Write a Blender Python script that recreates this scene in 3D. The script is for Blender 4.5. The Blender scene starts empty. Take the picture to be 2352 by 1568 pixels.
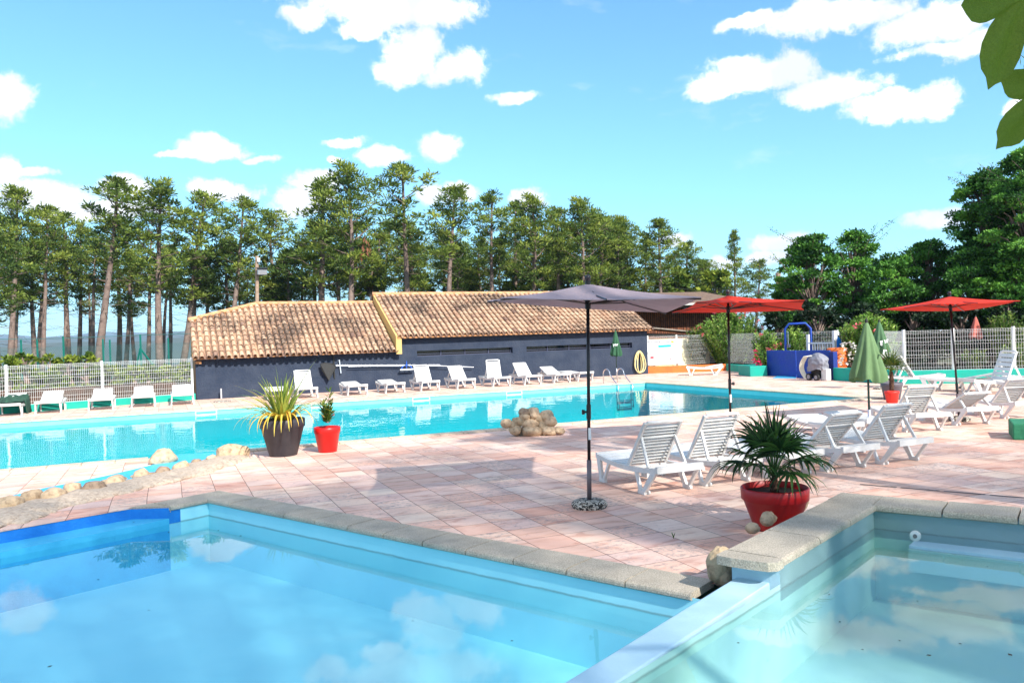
import math
SEL, SAZ = math.radians(37), math.atan2(.22, -.975)
SKYT = (.56, .97, 1.16); EXPO = .90
import bpy, math, random
from mathutils import Vector, Matrix, noise as mnoise
from mathutils.geometry import tessellate_polygon
sc = bpy.context.scene
col = sc.collection
PI = math.pi
rnd = random.Random(11)

# ------------------------------------------------------------------ camera
CF, CR, CU = 1820.0, Vector((.91606, -.39964, -.03347)), Vector((.03278, -.00855, .99943))
CW = Vector((.39970, .91663, -.00527))
CE = Vector((0, 0, 1.9))
cd = bpy.data.cameras.new('camera'); cam = bpy.data.objects.new('camera', cd); col.objects.link(cam)
cd.sensor_width = 36; cd.lens = CF / 2352 * 36; cd.clip_start = .05; cd.clip_end = 30000
m = Matrix((CR, CU, -CW)).transposed().to_4x4(); m.translation = CE
cam.matrix_world = m; sc.camera = cam

def ray(x, y):
    return CR * ((x - 1176) / CF) - CU * ((y - 784) / CF) + CW
def at(x, y, z=0.0):                    # point of the level plane z seen at that place of the photo
    d = ray(x, y); return CE + d * ((z - CE.z) / d.z)
def atY(x, y, Y):
    d = ray(x, y); return CE + d * (Y / d.y)
def atX(x, y, X):
    d = ray(x, y); return CE + d * (X / d.x)
def atD(x, y, depth):
    return CE + ray(x, y) * depth
def on_plane(x, y, p0, n):
    d = ray(x, y); n = Vector(n); return CE + d * ((Vector(p0) - CE).dot(n) / d.dot(n))

# ------------------------------------------------------------------ mesh builder
def perp(d):
    a = Vector((0, 0, 1)) if abs(d.z) < .9 else Vector((1, 0, 0))
    u = d.cross(a).normalized(); return u, d.cross(u).normalized()
class MB:
    def __init__(s): s.v = []; s.f = []; s.t = []; s.m = []; s.cur = .5; s.mi = 0
    def add(s, vs, fs, t=None, mi=None):
        b = len(s.v); s.v.extend([tuple(v) for v in vs])
        for f in fs:
            s.f.append(tuple(i + b for i in f)); s.t.append(s.cur if t is None else t); s.m.append(s.mi if mi is None else mi)
    def box(s, c, d, rz=0, rx=0, ry=0, **k):
        M = Matrix.Rotation(rz, 3, 'Z') @ Matrix.Rotation(ry, 3, 'Y') @ Matrix.Rotation(rx, 3, 'X')
        c = Vector(c); hx, hy, hz = d[0] / 2, d[1] / 2, d[2] / 2
        vs = [c + M @ Vector((x * hx, y * hy, z * hz)) for x in (-1, 1) for y in (-1, 1) for z in (-1, 1)]
        s.add(vs, [(0, 1, 3, 2), (4, 6, 7, 5), (0, 4, 5, 1), (2, 3, 7, 6), (0, 2, 6, 4), (1, 5, 7, 3)], **k)
    def bar(s, a, b, w, h, up=(0, 0, 1), w2=None, h2=None, **k):      # box along a->b
        a, b = Vector(a), Vector(b); d = (b - a).normalized(); up = Vector(up)
        u = d.cross(up)
        if u.length < 1e-4: u = d.cross(Vector((0, 1, 0)))
        u.normalize(); v = u.cross(d).normalized()
        w2 = w if w2 is None else w2; h2 = h if h2 is None else h2
        vs = [p + u * (x * ww / 2) + v * (y * hh / 2) for p, ww, hh in ((a, w, h), (b, w2, h2)) for x, y in ((-1, -1), (1, -1), (1, 1), (-1, 1))]
        s.add(vs, [(0, 1, 2, 3), (4, 7, 6, 5), (0, 4, 5, 1), (1, 5, 6, 2), (2, 6, 7, 3), (3, 7, 4, 0)], **k)
    def tube(s, pts, r, n=8, cap=True, **k):
        pts = [Vector(p) for p in pts]; m_ = len(pts); rr = r if isinstance(r, (list, tuple)) else [r] * m_
        vs = []; u = None
        for i, p in enumerate(pts):
            d = (pts[min(i + 1, m_ - 1)] - pts[max(i - 1, 0)]).normalized()
            if u is None: u, w = perp(d)
            else:
                u = (u - d * u.dot(d))
                if u.length < 1e-5: u, w = perp(d)
                u.normalize(); w = d.cross(u)
            for j in range(n):
                a = 2 * PI * j / n; vs.append(p + (u * math.cos(a) + w * math.sin(a)) * rr[i])
        fs = [(i * n + j, i * n + (j + 1) % n, (i + 1) * n + (j + 1) % n, (i + 1) * n + j) for i in range(m_ - 1) for j in range(n)]
        if cap: fs += [tuple(range(n))[::-1], tuple((m_ - 1) * n + j for j in range(n))]
        s.add(vs, fs, **k)
    def lathe(s, prof, c=(0, 0, 0), n=24, fr=None, **k):             # profile [(r, z)]
        c = Vector(c); vs = []
        for i, (r, z) in enumerate(prof):
            for j in range(n):
                a = 2 * PI * j / n; q = r * (fr(a, i) if fr else 1)
                vs.append(c + Vector((q * math.cos(a), q * math.sin(a), z)))
        s.add(vs, [(i * n + j, i * n + (j + 1) % n, (i + 1) * n + (j + 1) % n, (i + 1) * n + j) for i in range(len(prof) - 1) for j in range(n)], **k)
    def prism(s, poly, z0, z1, top=True, bot=True, side=True, **k):
        n = len(poly); a = sum(poly[i][0] * poly[(i + 1) % n][1] - poly[(i + 1) % n][0] * poly[i][1] for i in range(n))
        if a < 0: poly = poly[::-1]
        vs = [(p[0], p[1], z0) for p in poly] + [(p[0], p[1], z1) for p in poly]
        fs = []
        if side: fs += [(i, (i + 1) % n, n + (i + 1) % n, n + i) for i in range(n)]
        tr = tessellate_polygon([[Vector((p[0], p[1], 0)) for p in poly]])
        def cc(t):
            p, q, r = (poly[i] for i in t); return ((q[0] - p[0]) * (r[1] - p[1]) - (q[1] - p[1]) * (r[0] - p[0])) > 0
        for t in tr:
            t = tuple(t) if cc(t) else tuple(t)[::-1]
            if top: fs.append(tuple(i + n for i in t))
            if bot: fs.append(t[::-1])
        s.add(vs, fs, **k)
    def rock(s, c, r, seed=0, rz=0, n=2, **k):
        c = Vector(c); rg = random.Random(seed); off = Vector((rg.random() * 50, rg.random() * 50, rg.random() * 50))
        nu, nv = 22, 14; vs = []; pl = [(Vector((rg.gauss(0, 1), rg.gauss(0, 1), rg.gauss(0, 1))).normalized(), rg.uniform(.72, .95)) for _ in range(7)]
        for i in range(nv + 1):
            th = PI * i / nv
            for j in range(nu):
                ph = 2 * PI * j / nu; d = Vector((math.sin(th) * math.cos(ph), math.sin(th) * math.sin(ph), math.cos(th)))
                w = 1 + .20 * mnoise.noise(d * 1.3 + off) + .07 * mnoise.noise(d * 3.1 + off) + .035 * mnoise.noise(d * 8 + off)
                for nn, lim in pl:                                        # worn flat faces
                    q_ = d.dot(nn) * w
                    if q_ > lim: w -= (q_ - lim) * .75 / max(.3, d.dot(nn))
                q = Vector((d.x * r[0], d.y * r[1], d.z * r[2])) * w; q.rotate(Matrix.Rotation(rz, 3, 'Z')); vs.append(c + q)
        s.add(vs, [(i * nu + j, (i + 1) * nu + j, (i + 1) * nu + (j + 1) % nu, i * nu + (j + 1) % nu) for i in range(nv) for j in range(nu)], **k)
    def strip(s, pts, ws, up, fold=.25, **k):                        # a leaf blade along pts, with a keel
        pts = [Vector(p) for p in pts]; vs = []; n = len(pts); up = Vector(up)
        for i, p in enumerate(pts):
            d = (pts[min(i + 1, n - 1)] - pts[max(i - 1, 0)]).normalized(); u = d.cross(up)
            if u.length < 1e-4: u = Vector((1, 0, 0))
            u.normalize(); nn = u.cross(d)
            vs += [p - u * ws[i] + nn * ws[i] * fold, p, p + u * ws[i] + nn * ws[i] * fold]
        s.add(vs, [f for i in range(n - 1) for f in ((3 * i, 3 * i + 1, 3 * i + 4, 3 * i + 3), (3 * i + 1, 3 * i + 2, 3 * i + 5, 3 * i + 4))], **k)
    def quadleaf(s, c, d, u, l, w, **k):
        s.add([c, c + d * l * .45 + u * w, c + d * l, c + d * l * .5 - u * w], [(0, 1, 2, 3)], **k)
    def mesh(s, name, mats, smooth=False):
        me = bpy.data.meshes.new(name); me.from_pydata(s.v, [], s.f)
        for m_ in ([] if mats is None else mats if isinstance(mats, (list, tuple)) else [mats]): me.materials.append(m_)
        if any(s.m): me.polygons.foreach_set('material_index', s.m)
        at_ = me.attributes.new('tint', 'FLOAT', 'FACE'); at_.data.foreach_set('value', s.t)
        if smooth: me.polygons.foreach_set('use_smooth', [True] * len(s.f))
        me.update(); return me
    def build(s, name, mats, parent=None, smooth=False, rel=False, bevel=0, label=None):
        if rel and parent is not None:
            o = parent.location; g = parent.parent
            ox = Vector(o) + (Vector(g.location) if g else Vector())
            s.v = [(a - ox.x, b - ox.y, c - ox.z) for a, b, c in s.v]
        ob = bpy.data.objects.new(name, s.mesh(name, mats, smooth)); col.objects.link(ob)
        if parent is not None: ob.parent = parent
        if bevel:
            b = ob.modifiers.new('bevel', 'BEVEL'); b.width = bevel; b.segments = 2; b.limit_method = 'ANGLE'
        if label: ob['label'] = label
        return ob
def link(name, me, parent=None, loc=(0, 0, 0), rot=(0, 0, 0)):
    o = bpy.data.objects.new(name, me); col.objects.link(o); o.parent = parent; o.location = loc; o.rotation_euler = rot; return o
def tag(o, label, cat, group=None):
    o['label'] = label; o['category'] = cat
    if group: o['group'] = group
    return o
def thing(name, label, cat, loc=(0, 0, 0), rz=0, group=None):
    o = bpy.data.objects.new(name, None); col.objects.link(o); o.empty_display_size = .1
    o.location = loc; o.rotation_euler = (0, 0, rz); return tag(o, label, cat, group)
def struct(o): o['kind'] = 'structure'; return o
def child_copy(root, new):
    for ch in list(root.children):
        c = ch.copy(); col.objects.link(c); c.parent = new
        child_copy(ch, c)
def dup(root, loc, rz=0, label=None, scale=1, tilt=None):
    r = root.copy(); col.objects.link(r); r.location = loc; r.rotation_euler = (tilt[0], tilt[1], rz) if tilt else (0, 0, rz)
    r.scale = (scale,) * 3 if isinstance(scale, (int, float)) else scale
    if label: r['label'] = label
    child_copy(root, r); return r

# ------------------------------------------------------------------ materials
def nt(m_): return m_.node_tree.nodes, m_.node_tree.links
def P(name, c, rough=.6, c2=None, ns=6.0, amt=.5, bump=0, bs=40, metal=0, tint=None, spec=.4, coord='Object', detail=4, trans=0, coat=0, ramp=(.35, .65)):
    m_ = bpy.data.materials.new(name); m_.use_nodes = True; N, L = nt(m_); b = N['Principled BSDF']
    b.inputs['Roughness'].default_value = rough; b.inputs['Metallic'].default_value = metal
    b.inputs['Specular IOR Level'].default_value = spec; b.inputs['Base Color'].default_value = (*c, 1)
    if coat: b.inputs['Coat Weight'].default_value = coat
    tc = N.new('ShaderNodeTexCoord'); out = None
    if c2:
        nz = N.new('ShaderNodeTexNoise'); nz.inputs['Scale'].default_value = ns; nz.inputs['Detail'].default_value = detail; nz.inputs['Roughness'].default_value = .65
        L.new(tc.outputs[coord], nz.inputs['Vector'])
        mr = N.new('ShaderNodeMapRange'); mr.inputs[1].default_value = ramp[0]; mr.inputs[2].default_value = ramp[1]; mr.inputs[4].default_value = amt * 2 if amt < .5 else 1
        L.new(nz.outputs[0], mr.inputs[0])
        mx = N.new('ShaderNodeMix'); mx.data_type = 'RGBA'; mx.inputs[6].default_value = (*c, 1); mx.inputs[7].default_value = (*c2, 1)
        L.new(mr.outputs[0], mx.inputs[0]); out = mx.outputs[2]
    if tint:
        a = N.new('ShaderNodeAttribute'); a.attribute_name = 'tint'
        r = N.new('ShaderNodeValToRGB'); el = r.color_ramp.elements
        while len(el) < len(tint): el.new(.5)
        for i, t in enumerate(tint): el[i].position = i / (len(tint) - 1); el[i].color = (*t, 1)
        L.new(a.outputs['Fac'], r.inputs[0])
        if out:
            m2 = N.new('ShaderNodeMix'); m2.data_type = 'RGBA'; m2.blend_type = 'MULTIPLY'; m2.inputs[0].default_value = 1
            L.new(r.outputs[0], m2.inputs[6]); L.new(out, m2.inputs[7]); out = m2.outputs[2]
        else: out = r.outputs[0]
    if out: L.new(out, b.inputs['Base Color'])
    if bump:
        n2 = N.new('ShaderNodeTexNoise'); n2.inputs['Scale'].default_value = bs; n2.inputs['Detail'].default_value = 5
        L.new(tc.outputs[coord], n2.inputs['Vector']); bp = N.new('ShaderNodeBump'); bp.inputs['Strength'].default_value = bump; bp.inputs['Distance'].default_value = .02
        L.new(n2.outputs[0], bp.inputs['Height']); L.new(bp.outputs[0], b.inputs['Normal'])
    if trans:
        t = N.new('ShaderNodeBsdfTranslucent'); mxs = N.new('ShaderNodeMixShader'); mxs.inputs[0].default_value = trans
        if out: L.new(out, t.inputs[0])
        else: t.inputs[0].default_value = (*c, 1)
        L.new(b.outputs[0], mxs.inputs[1]); L.new(t.outputs[0], mxs.inputs[2]); L.new(mxs.outputs[0], N['Material Output'].inputs[0])
    return m_
M = {}
M['plastic'] = P('white_plastic', (.70, .70, .69), .35, (.60, .59, .56), 5, .5)
M['white_paint'] = P('white_paint', (.78, .79, .78), .45)
M['navy'] = P('navy_render', (.016, .027, .054), .85, (.034, .046, .074), 1.6, .5, bump=1, bs=14, coord='Object', detail=9)
M['yellow_wall'] = P('ochre_render', (.62, .42, .16), .85, (.55, .36, .13), 2, .5, bump=.2)
M['tan_wall'] = P('tan_render', (.42, .20, .09), .85, bump=.2)
M['cream'] = P('cream_render', (.82, .74, .48), .85, (.76, .68, .44), 1.5, .5)
M['turq'] = P('turquoise_paint', (.0, .36, .27), .7, (.01, .30, .24), 3, .5, bump=.5, bs=12)
M['orange'] = P('orange_paint', (.75, .17, .03), .7, (.62, .13, .03), 3, .5, bump=.5, bs=14)
M['royal'] = P('blue_paint', (.005, .045, .36), .55, (.01, .06, .30), 3, .5, bump=.6, bs=12)
M['royal_dark'] = P('dark_blue_paint', (.008, .03, .20), .55, bump=.4, bs=12)
M['steel'] = P('stainless_steel', (.62, .62, .64), .2, metal=1)
M['alu'] = P('aluminium', (.65, .68, .74), .35, metal=.7)
M['black'] = P('black_metal', (.012, .010, .012), .35)
M['anthracite'] = P('anthracite_metal', (.03, .025, .03), .35)
M['rubber'] = P('black_rubber', (.012, .012, .012), .6)
M['rock'] = P('river_stone', (.56, .44, .31), .8, (.17, .12, .08), 11, .5, bump=.9, bs=22, tint=[(.55, .5, .5), (.8, .75, .66), (1.0, .92, .85)], detail=8, ramp=(.45, .75))
M['mortar'] = P('mortar', (.50, .40, .31), .9, (.28, .21, .16), 22, .5, bump=1, bs=22, ramp=(.45, .7), detail=9)
def granite(name, sc_=60):
    m_ = P(name, (.5, .5, .5), .8); N, L = nt(m_); b = N['Principled BSDF']
    tc = N.new('ShaderNodeTexCoord'); v = N.new('ShaderNodeTexVoronoi'); v.inputs['Scale'].default_value = sc_
    L.new(tc.outputs['Object'], v.inputs['Vector']); r = N.new('ShaderNodeValToRGB'); r.color_ramp.interpolation = 'CONSTANT'
    e = r.color_ramp.elements; e[0].color = (.03, .028, .025, 1); e[1].position = .35; e[1].color = (.36, .33, .28, 1)
    x = e.new(.65); x.color = (.62, .58, .50, 1); x = e.new(.88); x.color = (.12, .09, .07, 1)
    sp = N.new('ShaderNodeSeparateColor'); L.new(v.outputs['Color'], sp.inputs[0]); L.new(sp.outputs[0], r.inputs[0]); L.new(r.outputs[0], b.inputs['Base Color'])
    bp = N.new('ShaderNodeBump'); bp.inputs['Strength'].default_value = .5; bp.inputs['Distance'].default_value = .01; L.new(v.outputs['Distance'], bp.inputs['Height']); L.new(bp.outputs[0], b.inputs['Normal'])
    return m_
M['granite'] = granite('gravel_concrete')
# gritty reconstituted-stone coping
def coping_mat(name, c, c2):
    m_ = P(name, c, .85, c2, 3.0, .5, bump=.5, bs=120, coord='Object', detail=8); N, L = nt(m_)
    b = N['Principled BSDF']; src = b.inputs['Base Color'].links[0].from_socket
    tc = N.new('ShaderNodeTexCoord'); n2 = N.new('ShaderNodeTexNoise'); n2.inputs['Scale'].default_value = 90; n2.inputs['Detail'].default_value = 3
    L.new(tc.outputs['Object'], n2.inputs['Vector']); mr = N.new('ShaderNodeMapRange'); mr.inputs[1].default_value = .35; mr.inputs[2].default_value = .65; mr.inputs[3].default_value = .72; mr.inputs[4].default_value = 1.22
    L.new(n2.outputs[0], mr.inputs[0]); mx = N.new('ShaderNodeMix'); mx.data_type = 'RGBA'; mx.blend_type = 'MULTIPLY'; mx.inputs[0].default_value = 1
    L.new(src, mx.inputs[6]); L.new(mr.outputs[0], mx.inputs[7]); L.new(mx.outputs[2], b.inputs['Base Color']); return m_
M['coping'] = coping_mat('grey_stone_coping', (.50, .43, .34), (.38, .33, .26))
M['coping_main'] = coping_mat('beige_stone_coping', (.66, .53, .40), (.52, .41, .31))

# deck paving: square slabs, colour differs per slab, streaks and stains
def deck_mat():
    m_ = bpy.data.materials.new('pink_paving'); m_.use_nodes = True; N, L = nt(m_); b = N['Principled BSDF']
    b.inputs['Roughness'].default_value = .75; b.inputs['Specular IOR Level'].default_value = .3
    g = N.new('ShaderNodeNewGeometry'); mp = N.new('ShaderNodeVectorMath'); mp.operation = 'MULTIPLY_ADD'
    s_ = 1 / .4120; mp.inputs[1].default_value = (s_, s_, 0); mp.inputs[2].default_value = (-3.4298 * s_ + 40, -6.7887 * s_ + 40, 0)
    # slight wander of the joints
    wn = N.new('ShaderNodeTexNoise'); wn.inputs['Scale'].default_value = 1.1; L.new(g.outputs['Position'], wn.inputs['Vector'])
    wv = N.new('ShaderNodeVectorMath'); wv.operation = 'MULTIPLY_ADD'; wv.inputs[1].default_value = (.05, .05, 0); L.new(wn.outputs['Color'], wv.inputs[0])
    L.new(g.outputs['Position'], mp.inputs[0]); L.new(mp.outputs[0], wv.inputs[2])
    br = N.new('ShaderNodeTexBrick'); br.offset = 0; br.squash = 1; br.inputs['Scale'].default_value = 1; br.inputs['Brick Width'].default_value = 1; br.inputs['Row Height'].default_value = 1
    br.inputs['Mortar Size'].default_value = .011; br.inputs['Mortar Smooth'].default_value = .3; L.new(wv.outputs[0], br.inputs['Vector'])
    fl = N.new('ShaderNodeVectorMath'); fl.operation = 'FLOOR'; L.new(wv.outputs[0], fl.inputs[0])
    wh = N.new('ShaderNodeTexWhiteNoise'); wh.noise_dimensions = '2D'; L.new(fl.outputs[0], wh.inputs['Vector'])
    r = N.new('ShaderNodeValToRGB'); e = r.color_ramp.elements
    cs = [(.0, (.66, .38, .29)), (.2, (.76, .53, .42)), (.4, (.66, .46, .40)), (.6, (.80, .60, .47)), (.8, (.70, .42, .32)), (1, (.80, .61, .51))]
    e[0].position, e[0].color = cs[0][0], (*cs[0][1], 1); e[1].position, e[1].color = cs[-1][0], (*cs[-1][1], 1)
    for p_, c_ in cs[1:-1]: q = e.new(p_); q.color = (*c_, 1)
    L.new(wh.outputs[0], r.inputs[0])
    # streaks across each slab plus blotches
    n1 = N.new('ShaderNodeTexNoise'); n1.inputs['Scale'].default_value = 2.2; n1.inputs['Detail'].default_value = 6; n1.inputs['Roughness'].default_value = .6; n1.inputs['Distortion'].default_value = .6
    add = N.new('ShaderNodeVectorMath'); add.operation = 'MULTIPLY_ADD'; add.inputs[1].default_value = (7, 7, 7); L.new(wh.outputs['Color'], add.inputs[0]); L.new(g.outputs['Position'], add.inputs[2])
    sx = N.new('ShaderNodeVectorMath'); sx.operation = 'MULTIPLY'; sx.inputs[1].default_value = (1.0, 2.6, 1); L.new(add.outputs[0], sx.inputs[0]); L.new(sx.outputs[0], n1.inputs['Vector'])
    r2 = N.new('ShaderNodeValToRGB'); e = r2.color_ramp.elements; e[0].position = .36; e[0].color = (.66, .44, .38, 1); e[1].position = .56; e[1].color = (1.06, 1.05, 1.04, 1)
    q = e.new(.44); q.color = (.93, .84, .80, 1)
    L.new(n1.outputs[0], r2.inputs[0])
    mx = N.new('ShaderNodeMix'); mx.data_type = 'RGBA'; mx.blend_type = 'MULTIPLY'; mx.inputs[0].default_value = .6; L.new(r.outputs[0], mx.inputs[6]); L.new(r2.outputs[0], mx.inputs[7])
    # dark lichen patches on some slabs
    n3 = N.new('ShaderNodeTexNoise'); n3.inputs['Scale'].default_value = 14; n3.inputs['Detail'].default_value = 8; n3.inputs['Roughness'].default_value = .75; L.new(g.outputs['Position'], n3.inputs['Vector'])
    sp = N.new('ShaderNodeSeparateColor'); L.new(wh.outputs['Color'], sp.inputs[0])
    a1 = N.new('ShaderNodeMath'); a1.operation = 'MULTIPLY_ADD'; L.new(sp.outputs[1], a1.inputs[0]); a1.inputs[1].default_value = .17; L.new(n3.outputs[0], a1.inputs[2])
    mr = N.new('ShaderNodeMapRange'); mr.inputs[1].default_value = .645; mr.inputs[2].default_value = .80; mr.inputs[4].default_value = .85; L.new(a1.outputs[0], mr.inputs[0])
    m3 = N.new('ShaderNodeMix'); m3.data_type = 'RGBA'; L.new(mr.outputs[0], m3.inputs[0]); L.new(mx.outputs[2], m3.inputs[6]); m3.inputs[7].default_value = (.27, .22, .22, 1)
    m4 = N.new('ShaderNodeMix'); m4.data_type = 'RGBA'; L.new(br.outputs['Fac'], m4.inputs[0]); L.new(m3.outputs[2], m4.inputs[6]); m4.inputs[7].default_value = (.17, .09, .07, 1)
    L.new(m4.outputs[2], b.inputs['Base Color'])
    iv = N.new('ShaderNodeMath'); iv.operation = 'SUBTRACT'; iv.inputs[0].default_value = 1; L.new(br.outputs['Fac'], iv.inputs[1])
    hb = N.new('ShaderNodeMath'); hb.operation = 'MULTIPLY_ADD'; hb.inputs[1].default_value = .25; L.new(n1.outputs[0], hb.inputs[0]); L.new(iv.outputs[0], hb.inputs[2])
    bp = N.new('ShaderNodeBump'); bp.inputs['Strength'].default_value = .35; bp.inputs['Distance'].default_value = .006; L.new(hb.outputs[0], bp.inputs['Height']); L.new(bp.outputs[0], b.inputs['Normal'])
    return m_
M['deck'] = deck_mat()

def water_mat(name, tintc, bump, scale, rough=.0, ior=1.33):
    m_ = bpy.data.materials.new(name); m_.use_nodes = True; N, L = nt(m_); N.remove(N['Principled BSDF'])
    g = N.new('ShaderNodeNewGeometry'); n1 = N.new('ShaderNodeTexNoise'); n1.inputs['Scale'].default_value = scale; n1.inputs['Detail'].default_value = 3; n1.inputs['Roughness'].default_value = .5
    L.new(g.outputs['Position'], n1.inputs['Vector']); bp = N.new('ShaderNodeBump'); bp.inputs['Strength'].default_value = 1; bp.inputs['Distance'].default_value = bump; L.new(n1.outputs[0], bp.inputs['Height'])
    fr = N.new('ShaderNodeFresnel')
    io = N.new('ShaderNodeMapRange'); io.inputs[3].default_value = ior; io.inputs[4].default_value = 1 / ior; L.new(g.outputs['Backfacing'], io.inputs[0]); L.new(io.outputs[0], fr.inputs[0])   # same air-to-water reflectance from both sides L.new(bp.outputs[0], fr.inputs['Normal'])
    t = N.new('ShaderNodeBsdfTransparent'); t.inputs[0].default_value = (*tintc, 1)
    gl = N.new('ShaderNodeBsdfGlossy'); gl.inputs['Roughness'].default_value = rough; L.new(bp.outputs[0], gl.inputs['Normal'])
    mx = N.new('ShaderNodeMixShader'); L.new(fr.outputs[0], mx.inputs[0]); L.new(t.outputs[0], mx.inputs[1]); L.new(gl.outputs[0], mx.inputs[2]); L.new(mx.outputs[0], N['Material Output'].inputs[0])
    return m_
M['water_main'] = water_mat('pool_water', (.50, .96, .95), .006, 2.2, ior=1.25)
M['water_paddle'] = water_mat('paddling_water', (.86, .99, 1.0), .0008, 1.2, ior=1.5)
M['water_upper'] = water_mat('upper_pool_water', (.90, .99, .97), .0006, 1.2, ior=1.55)
def stain(m_, z, colr=(.10, .16, .15)):
    N, L = nt(m_); b = N['Principled BSDF']; src = b.inputs['Base Color'].links[0].from_socket; g = N.new('ShaderNodeNewGeometry'); s_ = N.new('ShaderNodeSeparateXYZ'); L.new(g.outputs['Position'], s_.inputs[0])
    nz = N.new('ShaderNodeTexNoise'); nz.inputs['Scale'].default_value = 6; nz.inputs['Detail'].default_value = 6; L.new(g.outputs['Position'], nz.inputs['Vector'])
    a = N.new('ShaderNodeMath'); a.operation = 'MULTIPLY_ADD'; a.inputs[1].default_value = .02; L.new(nz.outputs[0], a.inputs[0]); L.new(s_.outputs[2], a.inputs[2])
    c = N.new('ShaderNodeMath'); c.operation = 'SUBTRACT'; L.new(a.outputs[0], c.inputs[0]); c.inputs[1].default_value = z + .014; d = N.new('ShaderNodeMath'); d.operation = 'ABSOLUTE'; L.new(c.outputs[0], d.inputs[0])
    r = N.new('ShaderNodeMapRange'); r.inputs[1].default_value = .0; r.inputs[2].default_value = .014; r.inputs[3].default_value = .65; r.inputs[4].default_value = 0; L.new(d.outputs[0], r.inputs[0])
    mx = N.new('ShaderNodeMix'); mx.data_type = 'RGBA'; L.new(r.outputs[0], mx.inputs[0]); L.new(src, mx.inputs[6]); mx.inputs[7].default_value = (*colr, 1); L.new(mx.outputs[2], b.inputs['Base Color'])
M['basin_main'] = P('turquoise_liner', (.0, .50, .58), .5, (.0, .46, .54), 1.5, .5)
M['liner_pale'] = P('pale_turquoise_liner', (.22, .72, .74), .5, (.18, .66, .70), 2, .5)
M['basin_paddle'] = P('light_blue_paint', (.32, .74, .83), .5, (.37, .78, .86), 1.2, .5)
M['basin_upper'] = P('pale_blue_paint', (.36, .56, .60), .5, (.36, .58, .52), .6, .5)
stain(M['basin_paddle'], -.2); stain(M['basin_upper'], .07)
M['sep_wall'] = P('powder_blue_paint', (.46, .66, .76), .5, (.42, .62, .72), 4, .5, bump=.1)
M['bright_blue'] = P('bright_blue_paint', (.006, .17, .56), .55, (.01, .20, .60), 8, .5, bump=.3)
M['rill'] = P('cyan_paint', (.06, .46, .72), .5, (.05, .42, .68), 8, .5, bump=.2)
def foliage(name, cols, trans=.25): return P(name, (.05, .09, .02), .55, tint=cols, trans=trans, spec=.25)
M['pine'] = foliage('pine_needles', [(.04, .075, .018), (.10, .16, .028), (.22, .28, .045), (.40, .44, .08)], .35)
M['dark_leaf'] = foliage('dark_foliage', [(.012, .045, .012), (.045, .14, .022), (.10, .27, .038), (.20, .42, .06)])
M['hedge'] = foliage('shaded_hedge_foliage', [(.003, .010, .004), (.006, .02, .006), (.012, .035, .01), (.02, .055, .012)], .1)  # near-black leaves: shade of the trees above is put into the colour
M['oleander'] = foliage('oleander_leaves', [(.03, .09, .015), (.09, .20, .03), (.19, .34, .05), (.34, .46, .09)])
M['shrub'] = foliage('shrub_leaves', [(.035, .08, .01), (.10, .16, .02), (.20, .26, .03), (.32, .36, .05)])
M['mid_leaf'] = foliage('green_foliage', [(.02, .06, .012), (.06, .13, .02), (.12, .20, .03), (.22, .28, .05)])
M['fig'] = P('fig_leaf', (.10, .18, .012), .5, (.14, .23, .018), 30, .5, trans=.40, bump=.35, bs=60)
M['bark'] = P('pine_bark', (.25, .18, .15), .9, (.13, .09, .075), 4, .5, bump=.6, bs=12)
M['brown_leaf'] = P('dead_needles', (.20, .07, .03), .8, (.13, .05, .025), 5, .5)
M['wood_post'] = P('weathered_wood', (.40, .28, .20), .85, (.26, .18, .13), 8, .5)
# ------------------------------------------------------------------ setting: pools, deck, ground
V2 = lambda p: (p.x, p.y)
MP = [(-11.0, 15.25), (16.75, 15.25), (16.75, 25.75), (-11.0, 25.75)]           # main pool
def lineint(p, d, q, e):
    den = d[0] * e[1] - d[1] * e[0]; t = ((q[0] - p[0]) * e[1] - (q[1] - p[1]) * e[0]) / den
    return (p[0] + d[0] * t, p[1] + d[1] * t)
def off_line(a, b, w):                     # parallel line shifted to the left of a->b
    dx, dy = b[0] - a[0], b[1] - a[1]; l = math.hypot(dx, dy); return ((a[0] - dy / l * w, a[1] + dx / l * w), (dx / l, dy / l))
def offset_open(pts, w):
    ls = [off_line(pts[i], pts[i + 1], w) for i in range(len(pts) - 1)]
    out = [ls[0][0]]
    for i in range(len(ls) - 1): out.append(lineint(ls[i][0], ls[i][1], ls[i + 1][0], ls[i + 1][1]))
    a, b = pts[-2], pts[-1]; l = ls[-1]; L_ = math.hypot(b[0] - a[0], b[1] - a[1]); out.append((l[0][0] + l[1][0] * L_, l[0][1] + l[1][1] * L_)); return out
# paddling pool (left): outer edge of its coping, clockwise from the notch by the shelf to the divider
PO = [V2(at(352, 1158)), V2(at(502, 1129)), V2(at(1642, 1336))]
SHL = [V2(at(-900, 1420, -.12)), V2(at(0, 1247, -.12)), V2(at(301, 1191, -.12)), V2(at(352, 1202, -.12))]
PI_ = offset_open(PO, -.36)                                                         # inner edge
DV = [(3.72, 4.62), (2.9, 4.20), (1.80, 3.64), (-.6, 2.35)]                          # divider, paddling side
DW = [(3.84, 4.40), (2.06, 3.51), (-.3, 2.28)]                                       # divider, upper-pool side
PAD = [PI_[0], PI_[1], lineint(PI_[1], (PI_[2][0] - PI_[1][0], PI_[2][1] - PI_[1][1]), DV[0], (.88, .47)), DV[1], DV[2], DV[3], (-8.2, 1.2), (-8.2, 6.6)]
WL0, WL1 = at(0, 1283, -.2), at(350, 1212, -.2)
PADW = PAD[:7] + [lineint(V2(WL0), (WL1.x - WL0.x, WL1.y - WL0.y), (-8.2, 0), (0, 1))]
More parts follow.
